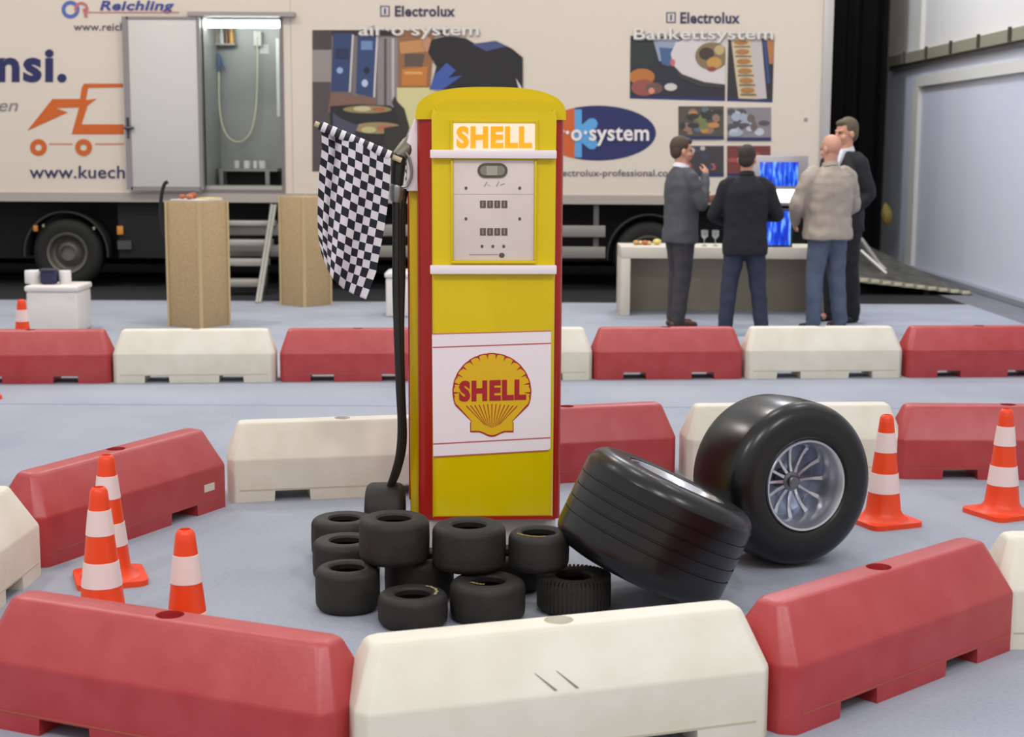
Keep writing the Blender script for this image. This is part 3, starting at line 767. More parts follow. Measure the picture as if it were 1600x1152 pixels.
# ================================================================== RACING WHEELS
def racing_wheel(name, label, grooves=False, ro=.335, wd=.385):
    t = empty(name, label, 'wheel')
    h = wd / 2
    def arc(cx, cz, r, a0, a1, m=7):
        return [(cx + r * math.cos(R(a0 + (a1 - a0) * k / m)), cz + r * math.sin(R(a0 + (a1 - a0) * k / m))) for k in range(m + 1)]
    rr = .075
    side = arc(ro - rr, h - rr, rr, 5, 80)
    half = []
    if grooves:
        zz = -h + rr + .01
        while zz < h - rr - .01:
            half += [(ro, zz), (ro, zz + .040), (ro - .005, zz + .042), (ro - .005, zz + .047), (ro, zz + .049)]
            zz += .049
    else: half = [(ro + .003, -.06), (ro + .005, 0), (ro + .003, .06)]
    tail = [(ro - .11, h + .002), (.198, h - .004), (.188, h - .015), (.184, h - .04)]
    prof = [(r, -z_) for r, z_ in reversed(tail)] + [(r, -z_) for r, z_ in reversed(side)] + half + side + tail
    bm = lathe(prof, 96); obj('tyre', bm, M_SLICK, t, smooth=28)
    hz = h - .012
    bm = lathe([(.182, hz - .03), (.188, hz), (.184, hz + .006), (.176, hz + .004), (.168, hz - .012), (.163, hz - .03), (.156, hz - .06), (.150, hz - .12), (.150, -hz + .05), (.17, -hz + .02), (.184, -hz)], 72)
    rim = obj('rim', bm, M_RIM, t, smooth=40)
    zc = hz - .13
    bm = lathe([(.0, zc + .055), (.020, zc + .055), (.025, zc + .05), (.025, zc + .034), (.040, zc + .030), (.043, zc), (.043, zc - .03), (0, zc - .03)], 32)
    obj('hub', bm, M_RIMD, t, smooth=40)
    for k in range(12):
        a = 2 * PI * k / 12
        bm = bmesh.new()
        sec = [(.032, zc + .024, .008), (.07, zc + .012, .0065), (.115, zc + .010, .007), (.154, zc + .022, .010)]
        rg = []
        for r_, z_, hw in sec: rg.append([bm.verts.new(v) for v in ((r_, -hw, z_ + .006), (r_, hw, z_ + .006), (r_, hw * .7, z_ - .016), (r_, -hw * .7, z_ - .016))])
        for A, B in zip(rg, rg[1:]):
            for i in range(4): bm.faces.new((A[i], A[(i + 1) % 4], B[(i + 1) % 4], B[i]))
        bm.faces.new(rg[0][::-1]); bm.faces.new(rg[-1])
        bmesh.ops.rotate(bm, cent=(0, 0, 0), matrix=Matrix.Rotation(a, 3, 'Z'), verts=bm.verts[:])
        bevel(bm, .002, 1)
        obj('spoke', bm, M_RIM, t, smooth=40)
    bm = lathe([(0, zc - .035), (.15, zc - .045)], 40); obj('rim_disc', bm, mat('rim_disc_blue_grey', (150, 162, 184), .3, metal=.8), t, smooth=40)
    return t
# upright wheel: local +Z is the outer side
W1 = racing_wheel('racing_wheel', 'wide slick racing wheel standing upright with a spoked alloy rim facing right')
n1 = Vector((math.sin(R(24)), -math.cos(R(24)), .03)).normalized()
fc = G(1259, 762, .338)
W1.rotation_euler = n1.to_track_quat('Z', 'Y').to_euler()
c1 = fc - n1 * .18; W1.location = (c1.x, c1.y, .341)
W2 = racing_wheel('racing_wheel', 'grooved wide racing wheel tipped on its side against the kart tyres', True)
n2 = Vector((math.sin(R(25)), .075, math.cos(R(25)))).normalized()
bc = G(985, 882, .155)
c2 = bc + n2 * .19; W2.rotation_euler = n2.to_track_quat('Z', 'Y').to_euler()
W2.location = (c2.x + .01, c2.y + .03, .19 * n2.z + .326 * math.sin(R(25)) + .002 - .02)
for w_ in (W1, W2): w_['group'] = 'pair of racing wheels beside the pump'

# ================================================================== FUEL PUMP
PYF = G(768, 858).y            # front of cabinet
pump = empty('fuel_pump', 'vintage yellow and red fuel pump with a lit sign, dial face and scallop emblem', 'fuel pump', (0, 0, 0), (0, 0, R(3)))
pf = PY(766, 500, PYF)
pump.location = (pf.x, PYF, 0)
sc_ = (PY(866, 500, PYF).x - PY(766, 500, PYF).x) / 100.0
def zz(py, d=0): return PY(768, py, PYF - d).z
def xx(px, py=500): return PY(px, py, PYF).x - pf.x
HW = xx(880, 400); HW = .300
D = .42
ZKB = PY(768, 812, PYF).z
bm = bmesh.new(); box(bm, -HW + .02, HW - .02, .01, D - .02, 0, ZKB + .01); bevel(bm, .008)
obj('plinth', bm, mat('plinth_grey', (206, 200, 196), .5), pump)
bm = bmesh.new(); box(bm, -HW, HW, 0, D, ZKB, zz(183))
bevel(bm, .035, 4, [e for e in bm.edges if abs(e.verts[0].co.z - e.verts[1].co.z) > .3])
obj('cabinet', bm, M_PRED, pump)
# crown
def arch(hw, z0, z1, zc, p=2.4, n=40):
    """flat sides, superelliptic top rising from z1 to zc"""
    R_ = [(-hw, z0), (hw, z0)]
    for k in range(n + 1):
        a = PI * k / n; c_, s_q = math.cos(a), math.sin(a)
        R_.append((hw * math.copysign(abs(c_) ** (2 / p), c_), z1 + (zc - z1) * abs(s_q) ** (2 / p)))
    return R_
zcb, zct = zz(187), zz(136)
bm = prism(arch(HW + .006, zcb, zcb + .012, zct, 2.7), -.012, D + .01)
ed = [e for e in bm.edges if (abs(e.verts[0].co.y - e.verts[1].co.y) < .001 and min(v.co.z for v in e.verts) > zcb + .001)]
bevel(bm, .034, 5, ed)
obj('crown', bm, M_YEL, pump, smooth=50)
# door
DW = (xx(866) - xx(676)) / 2; DX = (xx(866) + xx(676)) / 2 - .002
zdt, zdb = zz(157, .03), zz(808, .03)
out = [(x + DX, z_) for x, z_ in arch(DW, zdb, zdt - .06, zdt, 3.2)]
bm = prism(out, -.060, .01)
ed = [e for e in bm.edges if abs(e.verts[0].co.y + .060) < .001 and abs(e.verts[1].co.y + .060) < .001]
bevel(bm, .020, 5, ed)
obj('door', bm, M_YEL, pump, smooth=50)
FY = -.062
def X(px, py): # pixel to pump-local on the door plane (pump is turned by 3 deg)
    d = ray(px, py); Rz = Matrix.Rotation(-R(3), 3, 'Z')
    o_ = Rz @ (Vector((0, 0, CAM_H)) - pump.location); dd = Rz @ d
    t = (FY - o_.y) / dd.y; q = o_ + dd * t; return Vector((q.x, FY, q.z))
# thin red line round the foot of the door
a, b = X(677, 808), X(863, 808)
bm = bmesh.new(); box(bm, a.x, b.x, FY + .002, 0, a.z - .014, a.z); obj('kick_strip', bm, M_PRED, pump, smooth=None)
# sign
a, b = X(708, 192), X(836, 236)
bm = bbox(a.x, b.x, FY - .004, FY + .01, b.z, a.z, .003)
nt_m = bpy.data.materials.new('backlit_sign'); nt_m.use_nodes = True; nt = nt_m.node_tree; bs = nt.nodes['Principled BSDF']
bs.inputs['Base Color'].default_value = lin((240, 220, 200)); bs.inputs['Roughness'].default_value = .4
bs.inputs['Emission Color'].default_value = lin((255, 226, 196)); bs.inputs['Emission Strength'].default_value = .34
obj('sign_window', bm, nt_m, pump)
bm = bmesh.new()
fr = .012
for (x0, x1, z0, z1) in [(a.x - fr, a.x, b.z, a.z + fr), (b.x, b.x + fr, b.z, a.z + fr), (a.x, b.x, a.z, a.z + fr)]: box(bm, x0, x1, FY - .008, FY + .01, z0, z1)
bevel(bm, .002, 1); obj('sign_frame', bm, M_YEL, pump)
def ptext(s, x0, y0, x1, y1, m, bold, name, d=.002, dy=0, parent=pump, slope=0):
    o_ = X(x0, y1); u = X(x1, y1 - slope) - o_; v = X(x0, y0) - o_
    o_ = o_ + Vector((0, -dy, 0))
    return link(name, place_text(s, o_, u, v, (0, -1, 0), bold, depth=d), m, parent)
ptext('SHELL', 713, 197, 831, 232, mat('amber_sign_letters', (246, 176, 20), .4, emit=.25, ecol=(250, 176, 10)), .05, 'sign_lettering', dy=.0045)
# white bars
for ya, yb in ((234, 248), (414, 428)):
    a, b = X(672, ya), X(869, yb)
    bm = bbox(a.x, b.x, FY - .028, FY + .0, b.z, a.z, .004)
    obj('trim_bar', bm, M_WEN, pump)
# dial face
a, b = X(708, 250), X(834, 407)
bm = bbox(a.x, b.x, FY - .003, FY + .01, b.z, a.z, .002)
dial = obj('dial_face', bm, mat('dial_white', (232, 218, 212), .3, noise_=(6, .3, (206, 190, 186))), pump)
bm = bmesh.new()
for (x0, x1, z0, z1) in [(a.x - .010, a.x, b.z, a.z), (b.x, b.x + .010, b.z, a.z), (a.x - .01, b.x + .01, b.z - .012, b.z)]: box(bm, x0, x1, FY - .012, FY + .01, z0, z1)
bevel(bm, .003, 2); obj('dial_frame', bm, M_YEL, pump)
D3 = mat('dial_dark', (96, 84, 76), .45)
def on_dial(name, pts, c, d=.002, parent=dial):
    bm = bmesh.new(); y0 = FY - .003
    A = [X(*p) for p in pts]; vs = [bm.verts.new((q.x, y0 - d, q.z)) for q in A]; vb = [bm.verts.new((q.x, y0, q.z)) for q in A]
    bm.faces.new(vs); n = len(vs)
    for i in range(n): bm.faces.new((vs[i], vb[i], vb[(i + 1) % n], vs[(i + 1) % n]))
    return obj(name, bm, c, parent, smooth=None)
def stad(x0, y0, x1, y1, n=8):
    r = (y1 - y0) / 2; cy = (y0 + y1) / 2
    return [(x1 - r + r * math.cos(R(-90 + 180 * k / n)), cy + r * math.sin(R(-90 + 180 * k / n))) for k in range(n + 1)] + [(x0 + r - r * math.cos(R(-90 + 180 * k / n)), cy - r * math.sin(R(-90 + 180 * k / n))) for k in range(n + 1)]
on_dial('oval_gauge', stad(746, 255, 793, 278), D3, .004)
on_dial('gauge_glass', stad(750, 259, 789, 274), mat('gauge_glass', (140, 138, 122), .2), .006)
on_dial('gauge_drum', rect(760, 259, 777, 274), mat('gauge_drum', (172, 168, 150), .3), .007)
for yy_ in (313, 356):
    for k in range(4):
        x0 = 750 + k * 11.2; on_dial('counter_window', rect(x0, yy_ + .5, x0 + 9, yy_ + 12), D3)
        on_dial('counter_digit', rect(x0 + 3, yy_ + 2, x0 + 5.5, yy_ + 10), mat('counter_digit', (150, 136, 124), .45), .003)
for (x, y) in ((728, 294), (812, 294), (728, 342), (812, 342), (753, 385), (770, 385), (787, 385)):
    on_dial('screw', circ(x, y, 2.3, 2.6, 10), D3)
on_dial('maker_stamp', circ(784, 399, 4.5, 4, 12), D3, .0015)
on_dial('scratch_line', rect(708, 303, 834, 304), mat('dial_line', (196, 182, 176), .4), .0008)
on_dial('small_print', rect(733, 397, 778, 399), mat('faint_print', (172, 158, 150), .4), .0008)
for (x0, x1, y0, y1) in ((756, 760, 291, 284), (760, 766, 288, 290), (775, 779, 291, 283), (781, 788, 289, 286)):
    on_dial('worn_script', [(x0, y0), (x1, y1), (x1 + 1.2, y1 + 1.2), (x0 + 1.2, y0 + 1.2)], mat('faint_print', (172, 158, 150), .4), .0008)
# white enamel plate with emblem
def plate(name, pts, m, d, parent=pump):
    bm = bmesh.new(); A = [X(*p) for p in pts]
    vs = [bm.verts.new((q.x, FY - d, q.z)) for q in A]; vb = [bm.verts.new((q.x, FY + .003, q.z)) for q in A]
    bm.faces.new(vs); n = len(vs)
    for i in range(n): bm.faces.new((vs[i], vb[i], vb[(i + 1) % n], vs[(i + 1) % n]))
    return obj(name, bm, m, parent, smooth=None)
pl = plate('enamel_plate', [(675, 523), (861, 518), (860, 700), (857, 703), (677, 713)], M_WEN, .0015)
ln_m = mat('pink_red_line', (196, 100, 104), .4)
for pts in ([(676, 542), (861, 535.5), (861, 537.5), (676, 544)], [(676, 693), (860, 683), (860, 685), (676, 695)], [(675, 521.5), (861, 516.5), (861, 518), (675, 523)], [(677, 713), (857, 703), (857, 704.5), (677, 715)]):
    plate('border_line', pts, ln_m, .0022)
M_EY = mat('emblem_yellow', (232, 186, 16), .35); M_ER = mat('emblem_red', (176, 26, 38), .35)
cx, cy = 768.5, 611
def shell_outline(k, lob=1.0):
    pts = []
    nl = 15; a0, a1 = 202, -22      # degrees, image up positive
    m = nl * 8
    for i in range(m + 1):
        t = i / m; a = R(a0 + (a1 - a0) * t)
        rad = 60 * k * (1 + .035 * lob * (abs(math.sin(PI * t * nl)) ** .6 - .6))
        pts.append((cx + rad * math.cos(a) * 1.0, cy + 1 - rad * .98 * math.sin(a)))
    pts += [(cx + 31 * k, cy + 48), (cx + 33 * k, cy + 49), (cx + 33 * k, cy + 63 * k), (cx + 20, cy + 63 * k), (cx + 14, cy + 65 * k), (cx + 6, cy + 69 * k), (cx, cy + 70 * k),
            (cx - 6, cy + 69 * k), (cx - 14, cy + 65 * k), (cx - 20, cy + 63 * k), (cx - 33 * k, cy + 63 * k), (cx - 33 * k, cy + 49), (cx - 31 * k, cy + 48)]
    return pts
plate('scallop_emblem', shell_outline(1.025, .2), M_ER, .003)
emb = plate('scallop_emblem', shell_outline(.985), M_EY, .0042)
bm = bmesh.new(); bm.from_mesh(emb.data); n_face = len(bm.faces)
def wedge(p, q, w0, w1):
    a_, b_ = Vector(p), Vector(q); u = (b_ - a_).normalized(); v = Vector((-u.y, u.x))
    P4 = [X(*(a_ - v * w0)), X(*(a_ + v * w0)), X(*(b_ + v * w1)), X(*(b_ - v * w1))]
    bm.faces.new([bm.verts.new((c.x, FY - .0048, c.z)) for c in P4])
for k in range(13):
    t = (k - 6) / 6; wedge((cx + t * 12, cy + 58 - abs(t) * 6), (cx + t * 40, cy + 20 + abs(t) * 3), .35, .8)
for k in range(14):
    a = R(190 - 200 * (k + .5) / 14); c_, s_2 = math.cos(a), math.sin(a)
    r0 = 60; wedge((cx + 50 * c_, cy - 50 * s_2), (cx + r0 * c_, cy - (r0 - 1) * s_2), .1, 1.7)
bm.faces.ensure_lookup_table()
for f in bm.faces[n_face:]:
    f.normal_update(); f.material_index = 1
    if f.normal.y > 0: f.normal_flip()
bm.to_mesh(emb.data); bm.free(); emb.data.materials.append(M_ER)
for p_ in emb.data.polygons[n_face:]: p_.material_index = 1
ptext('SHELL', 717, 595, 822, 628, M_ER, .06, 'emblem_lettering', d=.0012, dy=.0045, slope=3)
# left side housing: yellow with red edges, and nozzle pocket
bm = bbox(-HW - .035, -HW + .02, .10, D - .03, .10, zz(296), .006)
obj('side_panel', bm, M_YEL, pump)
bm = bbox(-HW - .046, -HW - .0, D - .05, D - .0, ZKB, zz(296), .006)
obj('side_edge', bm, M_PRED, pump)
bm = bmesh.new()
zt, zb2 = zz(186), zz(300)
o_ = [(-HW - .045, zb2), (-HW + .01, zb2), (-HW + .01, zt), (-HW - .012, zt), (-HW - .045, zt - .1)]
prism(o_, .06, .30, bm); bevel(bm, .006)
obj('nozzle_pocket', bm, M_WEN, pump)
for yy_ in (256, 268, 280):
    z_ = zz(yy_); bm = bbox(-HW - .05, -HW - .04, .07, .29, z_ - .009, z_ + .005, .002); obj('pocket_bar', bm, M_STEEL, pump)
# nozzle and hose (hangs on the pump: its own part)
def XL(px, py, y):      # pixel to pump-local at local depth y
    d = ray(px, py); Rz = Matrix.Rotation(-R(3), 3, 'Z')
    o2 = Rz @ (Vector((0, 0, CAM_H)) - pump.location); dd = Rz @ d; t = (y - o2.y) / dd.y; return o2 + dd * t
bm = bmesh.new()
tube(bm, [XL(652, 216, .12), XL(640, 226, .10), XL(632, 236, .08), XL(622, 246, .07)], [.030, .036, .036, .03], 14)
nz = obj('nozzle', bm, mat('cast_grey_nozzle', (120, 116, 102), .42, metal=.5), pump)
bm = bmesh.new(); tube(bm, smooth_path([XL(644, 215, .11), XL(660, 205, .12), XL(668, 214, .13)], 5), .014, 10); obj('spout', bm, M_STEEL, nz)
bm = bmesh.new(); tube(bm, smooth_path([XL(634, 238, .05), XL(640, 250, .05), XL(643, 272, .05), XL(636, 290, .05), XL(626, 292, .05)], 5), .006, 8); obj('trigger_guard', bm, M_STEEL, nz)
bm = bmesh.new(); tube(bm, [XL(624, 244, .07), XL(622, 262, .06), XL(620, 290, .06)], [.03, .031, .026], 12); obj('grip', bm, M_BLK, nz)
bm = bmesh.new(); tube(bm, [XL(620, 289, .06), XL(619, 293, .06), XL(619, 310, .06), XL(618, 316, .06)], [.026, .030, .026, .02], 14); obj('hose_coupling', bm, M_STEEL, nz)
bm = bmesh.new()
hp = [XL(619, 312, .06), XL(619, 380, .05), XL(619, 450, .04), XL(621, 520, .03), XL(624, 600, .03), XL(627, 665, .04), XL(624, 710, .05), XL(616, 742, .07), XL(608, 765, .10)]
tube(bm, smooth_path(hp, 8), .0165, 12); obj('hose', bm, M_BLK, pump)
bm = bmesh.new()
hp = [XL(629, 330, .16), XL(629, 420, .15), XL(627, 520, .12), XL(629, 620, .10), XL(631, 690, .10), XL(622, 735, .11), XL(608, 766, .14)]
tube(bm, smooth_path([XL(634, 296, .18)] + hp, 8), .0135, 12); obj('hose', bm, M_BLK, pump)

# ================================================================== CHEQUERED FLAG
fl = empty('chequered_flag', 'black and white chequered flag on a short pole stuck beside the pump nozzle', 'flag')
FYY = PYF - .02
TL_, TR_ = (500, 196), (612, 244)
def lerp(a, b, t): return a[0] + (b[0] - a[0]) * t, a[1] + (b[1] - a[1]) * t
def poly(pts, t):
    n = len(pts) - 1; k = min(int(t * n), n - 1); f = t * n - k
    a, b = pts[k], pts[k + 1]; return a[0] + (b[0] - a[0]) * f, a[1] + (b[1] - a[1]) * f
NU, NV = 60, 90
left = [(502, 200), (503, 232), (499, 265), (497, 300), (496, 340), (497, 368), (502, 395)]
right = [(611, 246), (609, 285), (606, 320), (601, 355), (594, 390), (588, 425), (572, 468)]
bottom = [(502, 395), (512, 420), (520, 436), (537, 452), (553, 460), (572, 468)]
fl.location = (PY(556, 300, FYY).x, FYY, 0)
bm = bmesh.new(); uvl = bm.loops.layers.uv.new('uv'); grid = []
for j in range(NV + 1):
    v = j / NV; row = []
    for i in range(NU + 1):
        u = i / NU
        a, b = poly(left, v), poly(right, v); c = lerp((502, 200), (611, 246), u); d = poly(bottom, u)
        cx_ = (1 - u) * a[0] + u * b[0] + (1 - v) * c[0] + v * d[0] - ((1 - u) * (1 - v) * 502 + u * (1 - v) * 611 + (1 - u) * v * 502 + u * v * 572)
        cy_ = (1 - u) * a[1] + u * b[1] + (1 - v) * c[1] + v * d[1] - ((1 - u) * (1 - v) * 200 + u * (1 - v) * 246 + (1 - u) * v * 395 + u * v * 468)
        dep = .028 * math.sin(u * 9 + v * 1.5) * (.35 + v) + .03 * math.exp(-((u - .2) / .05) ** 2) * (1 - .3 * v) 
        q = PY(cx_, cy_, FYY + dep); row.append((bm.verts.new(q - fl.location), u, v))
    grid.append(row)
for j in range(NV):
    for i in range(NU):
        q = [grid[j][i], grid[j][i + 1], grid[j + 1][i + 1], grid[j + 1][i]]
        f = bm.faces.new([x_[0] for x_ in q])
        for lp, x_ in zip(f.loops, q): lp[uvl].uv = (x_[1] * 10 , x_[2] * 17)
mch = bpy.data.materials.new('chequered_cloth'); mch.use_nodes = True; nt = mch.node_tree; b_ = nt.nodes['Principled BSDF']; b_.inputs['Roughness'].default_value = .7
uvn = nt.nodes.new('ShaderNodeTexCoord'); ck = nt.nodes.new('ShaderNodeTexChecker'); ck.inputs['Scale'].default_value = 1
ck.inputs[1].default_value = lin((226, 218, 222)); ck.inputs[2].default_value = lin((22, 23, 38))
nt.links.new(uvn.outputs['UV'], ck.inputs[0]); nt.links.new(ck.outputs[0], b_.inputs['Base Color'])
me = tomesh(bm); cl = link('cloth', me, mch, fl, smooth=60)
m_ = cl.modifiers.new('cloth_thickness', 'SOLIDIFY'); m_.thickness = .002
bm = bmesh.new(); 
A = PY(499, 196, FYY) - fl.location; B = PY(613, 245, FYY + .02) - fl.location
tube(bm, [A, B], .0185, 14); 
# rolled hem carries the cloth round the pole, alternately black and white
hem = obj('rolled_hem', bm, mat('hem_dark', (34, 34, 46), .6), fl)
for k in range(8):
    t = (k + .3) / 8; a_ = A + (B - A) * t; b2 = A + (B - A) * (t + .06)
    bm = bmesh.new(); tube(bm, [a_, b2], .0205, 14); obj('white_square', bm, mat('hem_white', (232, 228, 232), .6), hem)
bm = bmesh.new(); tube(bm, [A + (A - B).normalized() * .02, B + (B - A).normalized() * .04], .011, 10)
obj('pole', bm, mat('pale_wood_pole', (206, 190, 150), .5), fl)

# ================================================================== PEDESTALS, BOXES
def pedestal(px0, px1, pxe, pyb, pyt, label):
    b = G((px0 + px1) / 2, pyb); s_ = (G(px1, pyb).x - G(px0, pyb).x)
    ang = R(38) if pxe > (px0 + px1) / 2 else R(52)
    ang = math.atan2((pxe - px0), (px1 - pxe))
    w_ = s_ / (math.cos(ang) + math.sin(ang))
    t = empty('chipboard_pedestal', label, 'pedestal', (b.x, b.y + w_ * .7, 0), (0, 0, 0), 'chipboard pedestals')
    ht = PY((px0 + px1) / 2, pyt, b.y).z
    bm = bbox(-w_ / 2, w_ / 2, -w_ / 2, w_ / 2, 0, ht, .004)
    o = obj('carcass', bm, M_CHIP, t); 
    bm = bmesh.new()
    for sx in (-1, 1):
        for sy in (-1, 1): box(bm, sx * w_ / 2 - .012, sx * w_ / 2 + .012, sy * w_ / 2 - .012, sy * w_ / 2 + .012, .0, ht + .001)
    obj('edge_strip', bm, M_CHIP2, t, smooth=None)
    t.rotation_euler = (0, 0, ang)
    return t, ht, w_
p1, h1, w1 = pedestal(257, 348, 315, 514, 316, 'tall square chipboard pedestal with small food samples on top')
p2, h2, w2 = pedestal(452, 526, 492, 468, 304, 'chipboard pedestal behind, partly covered by the chequered flag')
p2.location.y = min(p2.location.y, CARPET_END - .36)
# tray and samples on the front pedestal
t = empty('food_tray', 'flat pale tray of food samples on the front chipboard pedestal', 'tray', (p1.location.x, p1.location.y, h1 + .001), (0, 0, p1.rotation_euler[2]))
obj('tray_board', bbox(-.17, .17, -.17, .17, 0, .018, .004), mat('tray_board', (208, 204, 204), .5), t)
obj('paper_sheet', bbox(.0, .165, -.165, .0, .018, .03, .003), mat('pale_yellow_paper', (226, 206, 130), .6), t)
for k, (x, y, r_, c) in enumerate([(-.12, -.02, .035, (190, 110, 70)), (-.05, .03, .03, (206, 150, 120)), (.02, .06, .04, (168, 84, 60)), (-.08, .10, .03, (176, 96, 70)), (.09, .11, .036, (150, 80, 56))]):
    q = Matrix.Rotation(p1.rotation_euler[2], 3, 'Z') @ Vector((x, y, 0)) + t.location
    bm = bmesh.new(); bmesh.ops.create_icosphere(bm, subdivisions=2, radius=r_)
    for v in bm.verts: v.co += v.normal * noise.noise(v.co * 40) * .006; v.co.z *= .75
    o = obj('bread_roll', bm, mat('baked_crust', c, .6), None, (q.x, q.y, q.z + .018 + r_ * .72))
    setp(o, ['reddish brown roll at the left end of the pedestal tray', 'pale pinkish roll in the middle of the pedestal tray', 'dark reddish roll right of the pale one on the tray', 'brown roll at the back left of the pedestal tray', 'largest and darkest roll at the back of the pedestal tray'][k], 'food', 'samples on the pedestal tray')
# black flexible tube beside it
bm = bmesh.new(); Yb = p1.location.y + .38
q_ = PY(280, 400, Yb)
tube(bm, smooth_path([PY(262, 284, Yb), PY(257, 288, Yb), PY(253, 302, Yb), PY(251, 322, Yb), PY(252, 345, Yb), PY(260, 372, Yb), (q_.x, Yb, .8), (q_.x, Yb, .4), (q_.x, Yb, .02)], 6), .018, 10)
lathe([(0, 0), (.09, 0), (.09, .012), (.02, .02), (0, .02)], 24, bm=bm, mat4=Matrix.Translation((q_.x, Yb, 0)))
setp(obj('gooseneck_stand', bm, mat('matt_black', (24, 24, 26), .5)), 'thin black gooseneck rising behind the left edge of the front chipboard pedestal', 'stand')

def white_box(px0, px1, pyb, pyt, label):
    a, b = G(px0, pyb), G(px1, pyb); w_ = b.x - a.x; ht = PY(px0, pyt, a.y).z
    t = empty('white_box_seat', label, 'box', ((a.x + b.x) / 2, a.y + w_ / 2, 0), group='white box seats')
    obj('box_body', bbox(-w_ / 2 + .012, w_ / 2 - .012, -w_ / 2 + .012, w_ / 2 - .012, 0, ht - .055, .02, 3), M_BOXW, t)
    obj('lid', bbox(-w_ / 2, w_ / 2, -w_ / 2, w_ / 2, ht - .055, ht, .02, 4), M_BOXW, t)
    return t, ht
wb, hb = white_box(40, 125, 521, 447, 'white plastic box seat at the left with a navy bag on it')
wb2, hb2 = white_box(601, 676, 496, 426, 'white box seat mostly hidden between the hose and the fuel pump')
for px, wd, g in ((52, .075, 1), (101, .05, 2)):
    q = PY(px, 440, wb.location.y)
    o = obj('paper_roll', lathe([(0, 0), (wd, 0), (wd + .004, .006), (wd + .004, .112), (wd, .118), (.02, .118), (.02, .1), (0, .1)], 28), mat('paper_white', (232, 228, 226), .6), None, (q.x, wb.location.y + .02, hb))
    setp(o, ['thicker white paper roll at the left on the white box seat', 'thinner white paper roll at the right on the white box seat'][g - 1], 'paper roll', 'rolls on the white box')
q = PY(79, 440, wb.location.y)
bg_ = empty('navy_bag', 'small navy pouch lying between the white rolls on the box seat', 'bag', (q.x, wb.location.y - .03, hb))
bm = bbox(-.09, .09, -.08, .08, 0, .13, .03, 3)
for v in bm.verts: v.co += v.normal * .0; v.co.x += .01 * math.sin(v.co.z * 40)
bm.free(); bm = bbox(-.068, .068, -.08, .08, 0, .13, .03, 3)
obj('pouch', bm, mat('navy_cloth', (40, 42, 78), .7), bg_)
obj('flap', bbox(-.070, .070, -.086, .02, .118, .14, .008, 2), mat('navy_flap', (50, 54, 70), .6), bg_)

# ================================================================== TABLE AND SCREENS
ta, tb = G(984, 494), G(1262, 494)
TYF = ta.y; tw = tb.x - ta.x
zt_ = PY(1000, 386, TYF).z; zb_ = PY(1000, 404, TYF).z
tl = empty('display_table', 'long white panel leg table behind the standing men', 'table', ((ta.x + tb.x) / 2, TYF + .35, 0))
hw_ = tw / 2; x_left = PY(970, 450, TYF).x - tl.location.x
TD = .62
obj('tabletop', bbox(x_left, hw_ + .3, -.35, TD - .35, zb_, zt_, .006), mat('table_cream', (214, 206, 192), .5), tl)
obj('leg_panel', bbox(x_left, x_left + (ta.x - PY(970, 450, TYF).x), -.35, TD - .35, 0, zb_, .005), mat('table_cream', (214, 206, 192), .5), tl)
obj('leg_panel', bbox(hw_ + .2, hw_ + .3, -.35, TD - .35, 0, zb_, .005), mat('table_cream', (214, 206, 192), .5), tl)
obj('modesty_panel', bbox(x_left + .1, hw_ + .2, TD - .42, TD - .37, .0, zb_, .003), mat('table_back_panel', (172, 162, 144), .6), tl)
for k, (px, c, r_) in enumerate([(994, (196, 150, 84), .035), (1001, (226, 206, 160), .03), (1008, (188, 110, 60), .035), (1027, (226, 206, 120), .045), (1014, (214, 180, 130), .03)]):
    q = PY(px, 378, TYF + .3)
    bm = bmesh.new(); bmesh.ops.create_icosphere(bm, subdivisions=2, radius=r_)
    for v in bm.verts: v.co.z *= .7
    setp(obj('snack', bm, mat('snack_colour', c, .6), None, (q.x, TYF + .3 + .03 * (k % 2), zt_ + r_ * .68)), ['leftmost brownish snack on the white display table', 'cream coloured snack second from the left on the display table', 'orange brown snack between two pale snacks on the table', 'rightmost yellowish snack on the display table', 'tan snack just left of the yellowish one on the table'][k], 'food', 'snacks on the display table')
# kiosk: silver panel with two screens
q0 = PY(1176, 243, TYF + .2); q1 = PY(1262, 322, TYF + .2)
ks = empty('screen_panel', 'silver framed upright monitor showing a bright blue picture on the display table', 'monitor', ((q0.x + q1.x) / 2, TYF + .25, zt_))
zb0, zb1 = q1.z - zt_, q0.z - zt_; kw = (q1.x - q0.x) / 2
obj('frame', bbox(-kw, kw, -.02, .04, zb0, zb1, .008), mat('silver_frame', (176, 172, 176), .35, metal=.4), ks)
def scr_mat(seed):
    m = bpy.data.materials.new('blue_screen_glow'); m.use_nodes = True; nt = m.node_tree; b = nt.nodes['Principled BSDF']
    tc = nt.nodes.new('ShaderNodeTexCoord'); mp = nt.nodes.new('ShaderNodeMapping'); mp.inputs['Scale'].default_value = (26, 1, 5); mp.inputs['Location'].default_value = (seed, 0, 0)
    n = nt.nodes.new('ShaderNodeTexNoise'); n.inputs['Scale'].default_value = 1.0; n.inputs['Detail'].default_value = 2
    cr = nt.nodes.new('ShaderNodeValToRGB'); cr.color_ramp.elements[0].position = .40; cr.color_ramp.elements[0].color = lin((10, 40, 190)); cr.color_ramp.elements[1].position = .66; cr.color_ramp.elements[1].color = lin((130, 190, 255))
    e = cr.color_ramp.elements.new(.52); e.color = lin((20, 90, 245))
    nt.links.new(tc.outputs['Object'], mp.inputs[0]); nt.links.new(mp.outputs[0], n.inputs[0]); nt.links.new(n.outputs[0], cr.inputs[0])
    nt.links.new(cr.outputs[0], b.inputs['Emission Color']); b.inputs['Emission Strength'].default_value = 1.0; b.inputs['Base Color'].default_value = (.01, .02, .06, 1); b.inputs['Roughness'].default_value = .2
    return m
s0 = PY(1188, 253, TYF + .2); s1 = PY(1247, 291, TYF + .2)
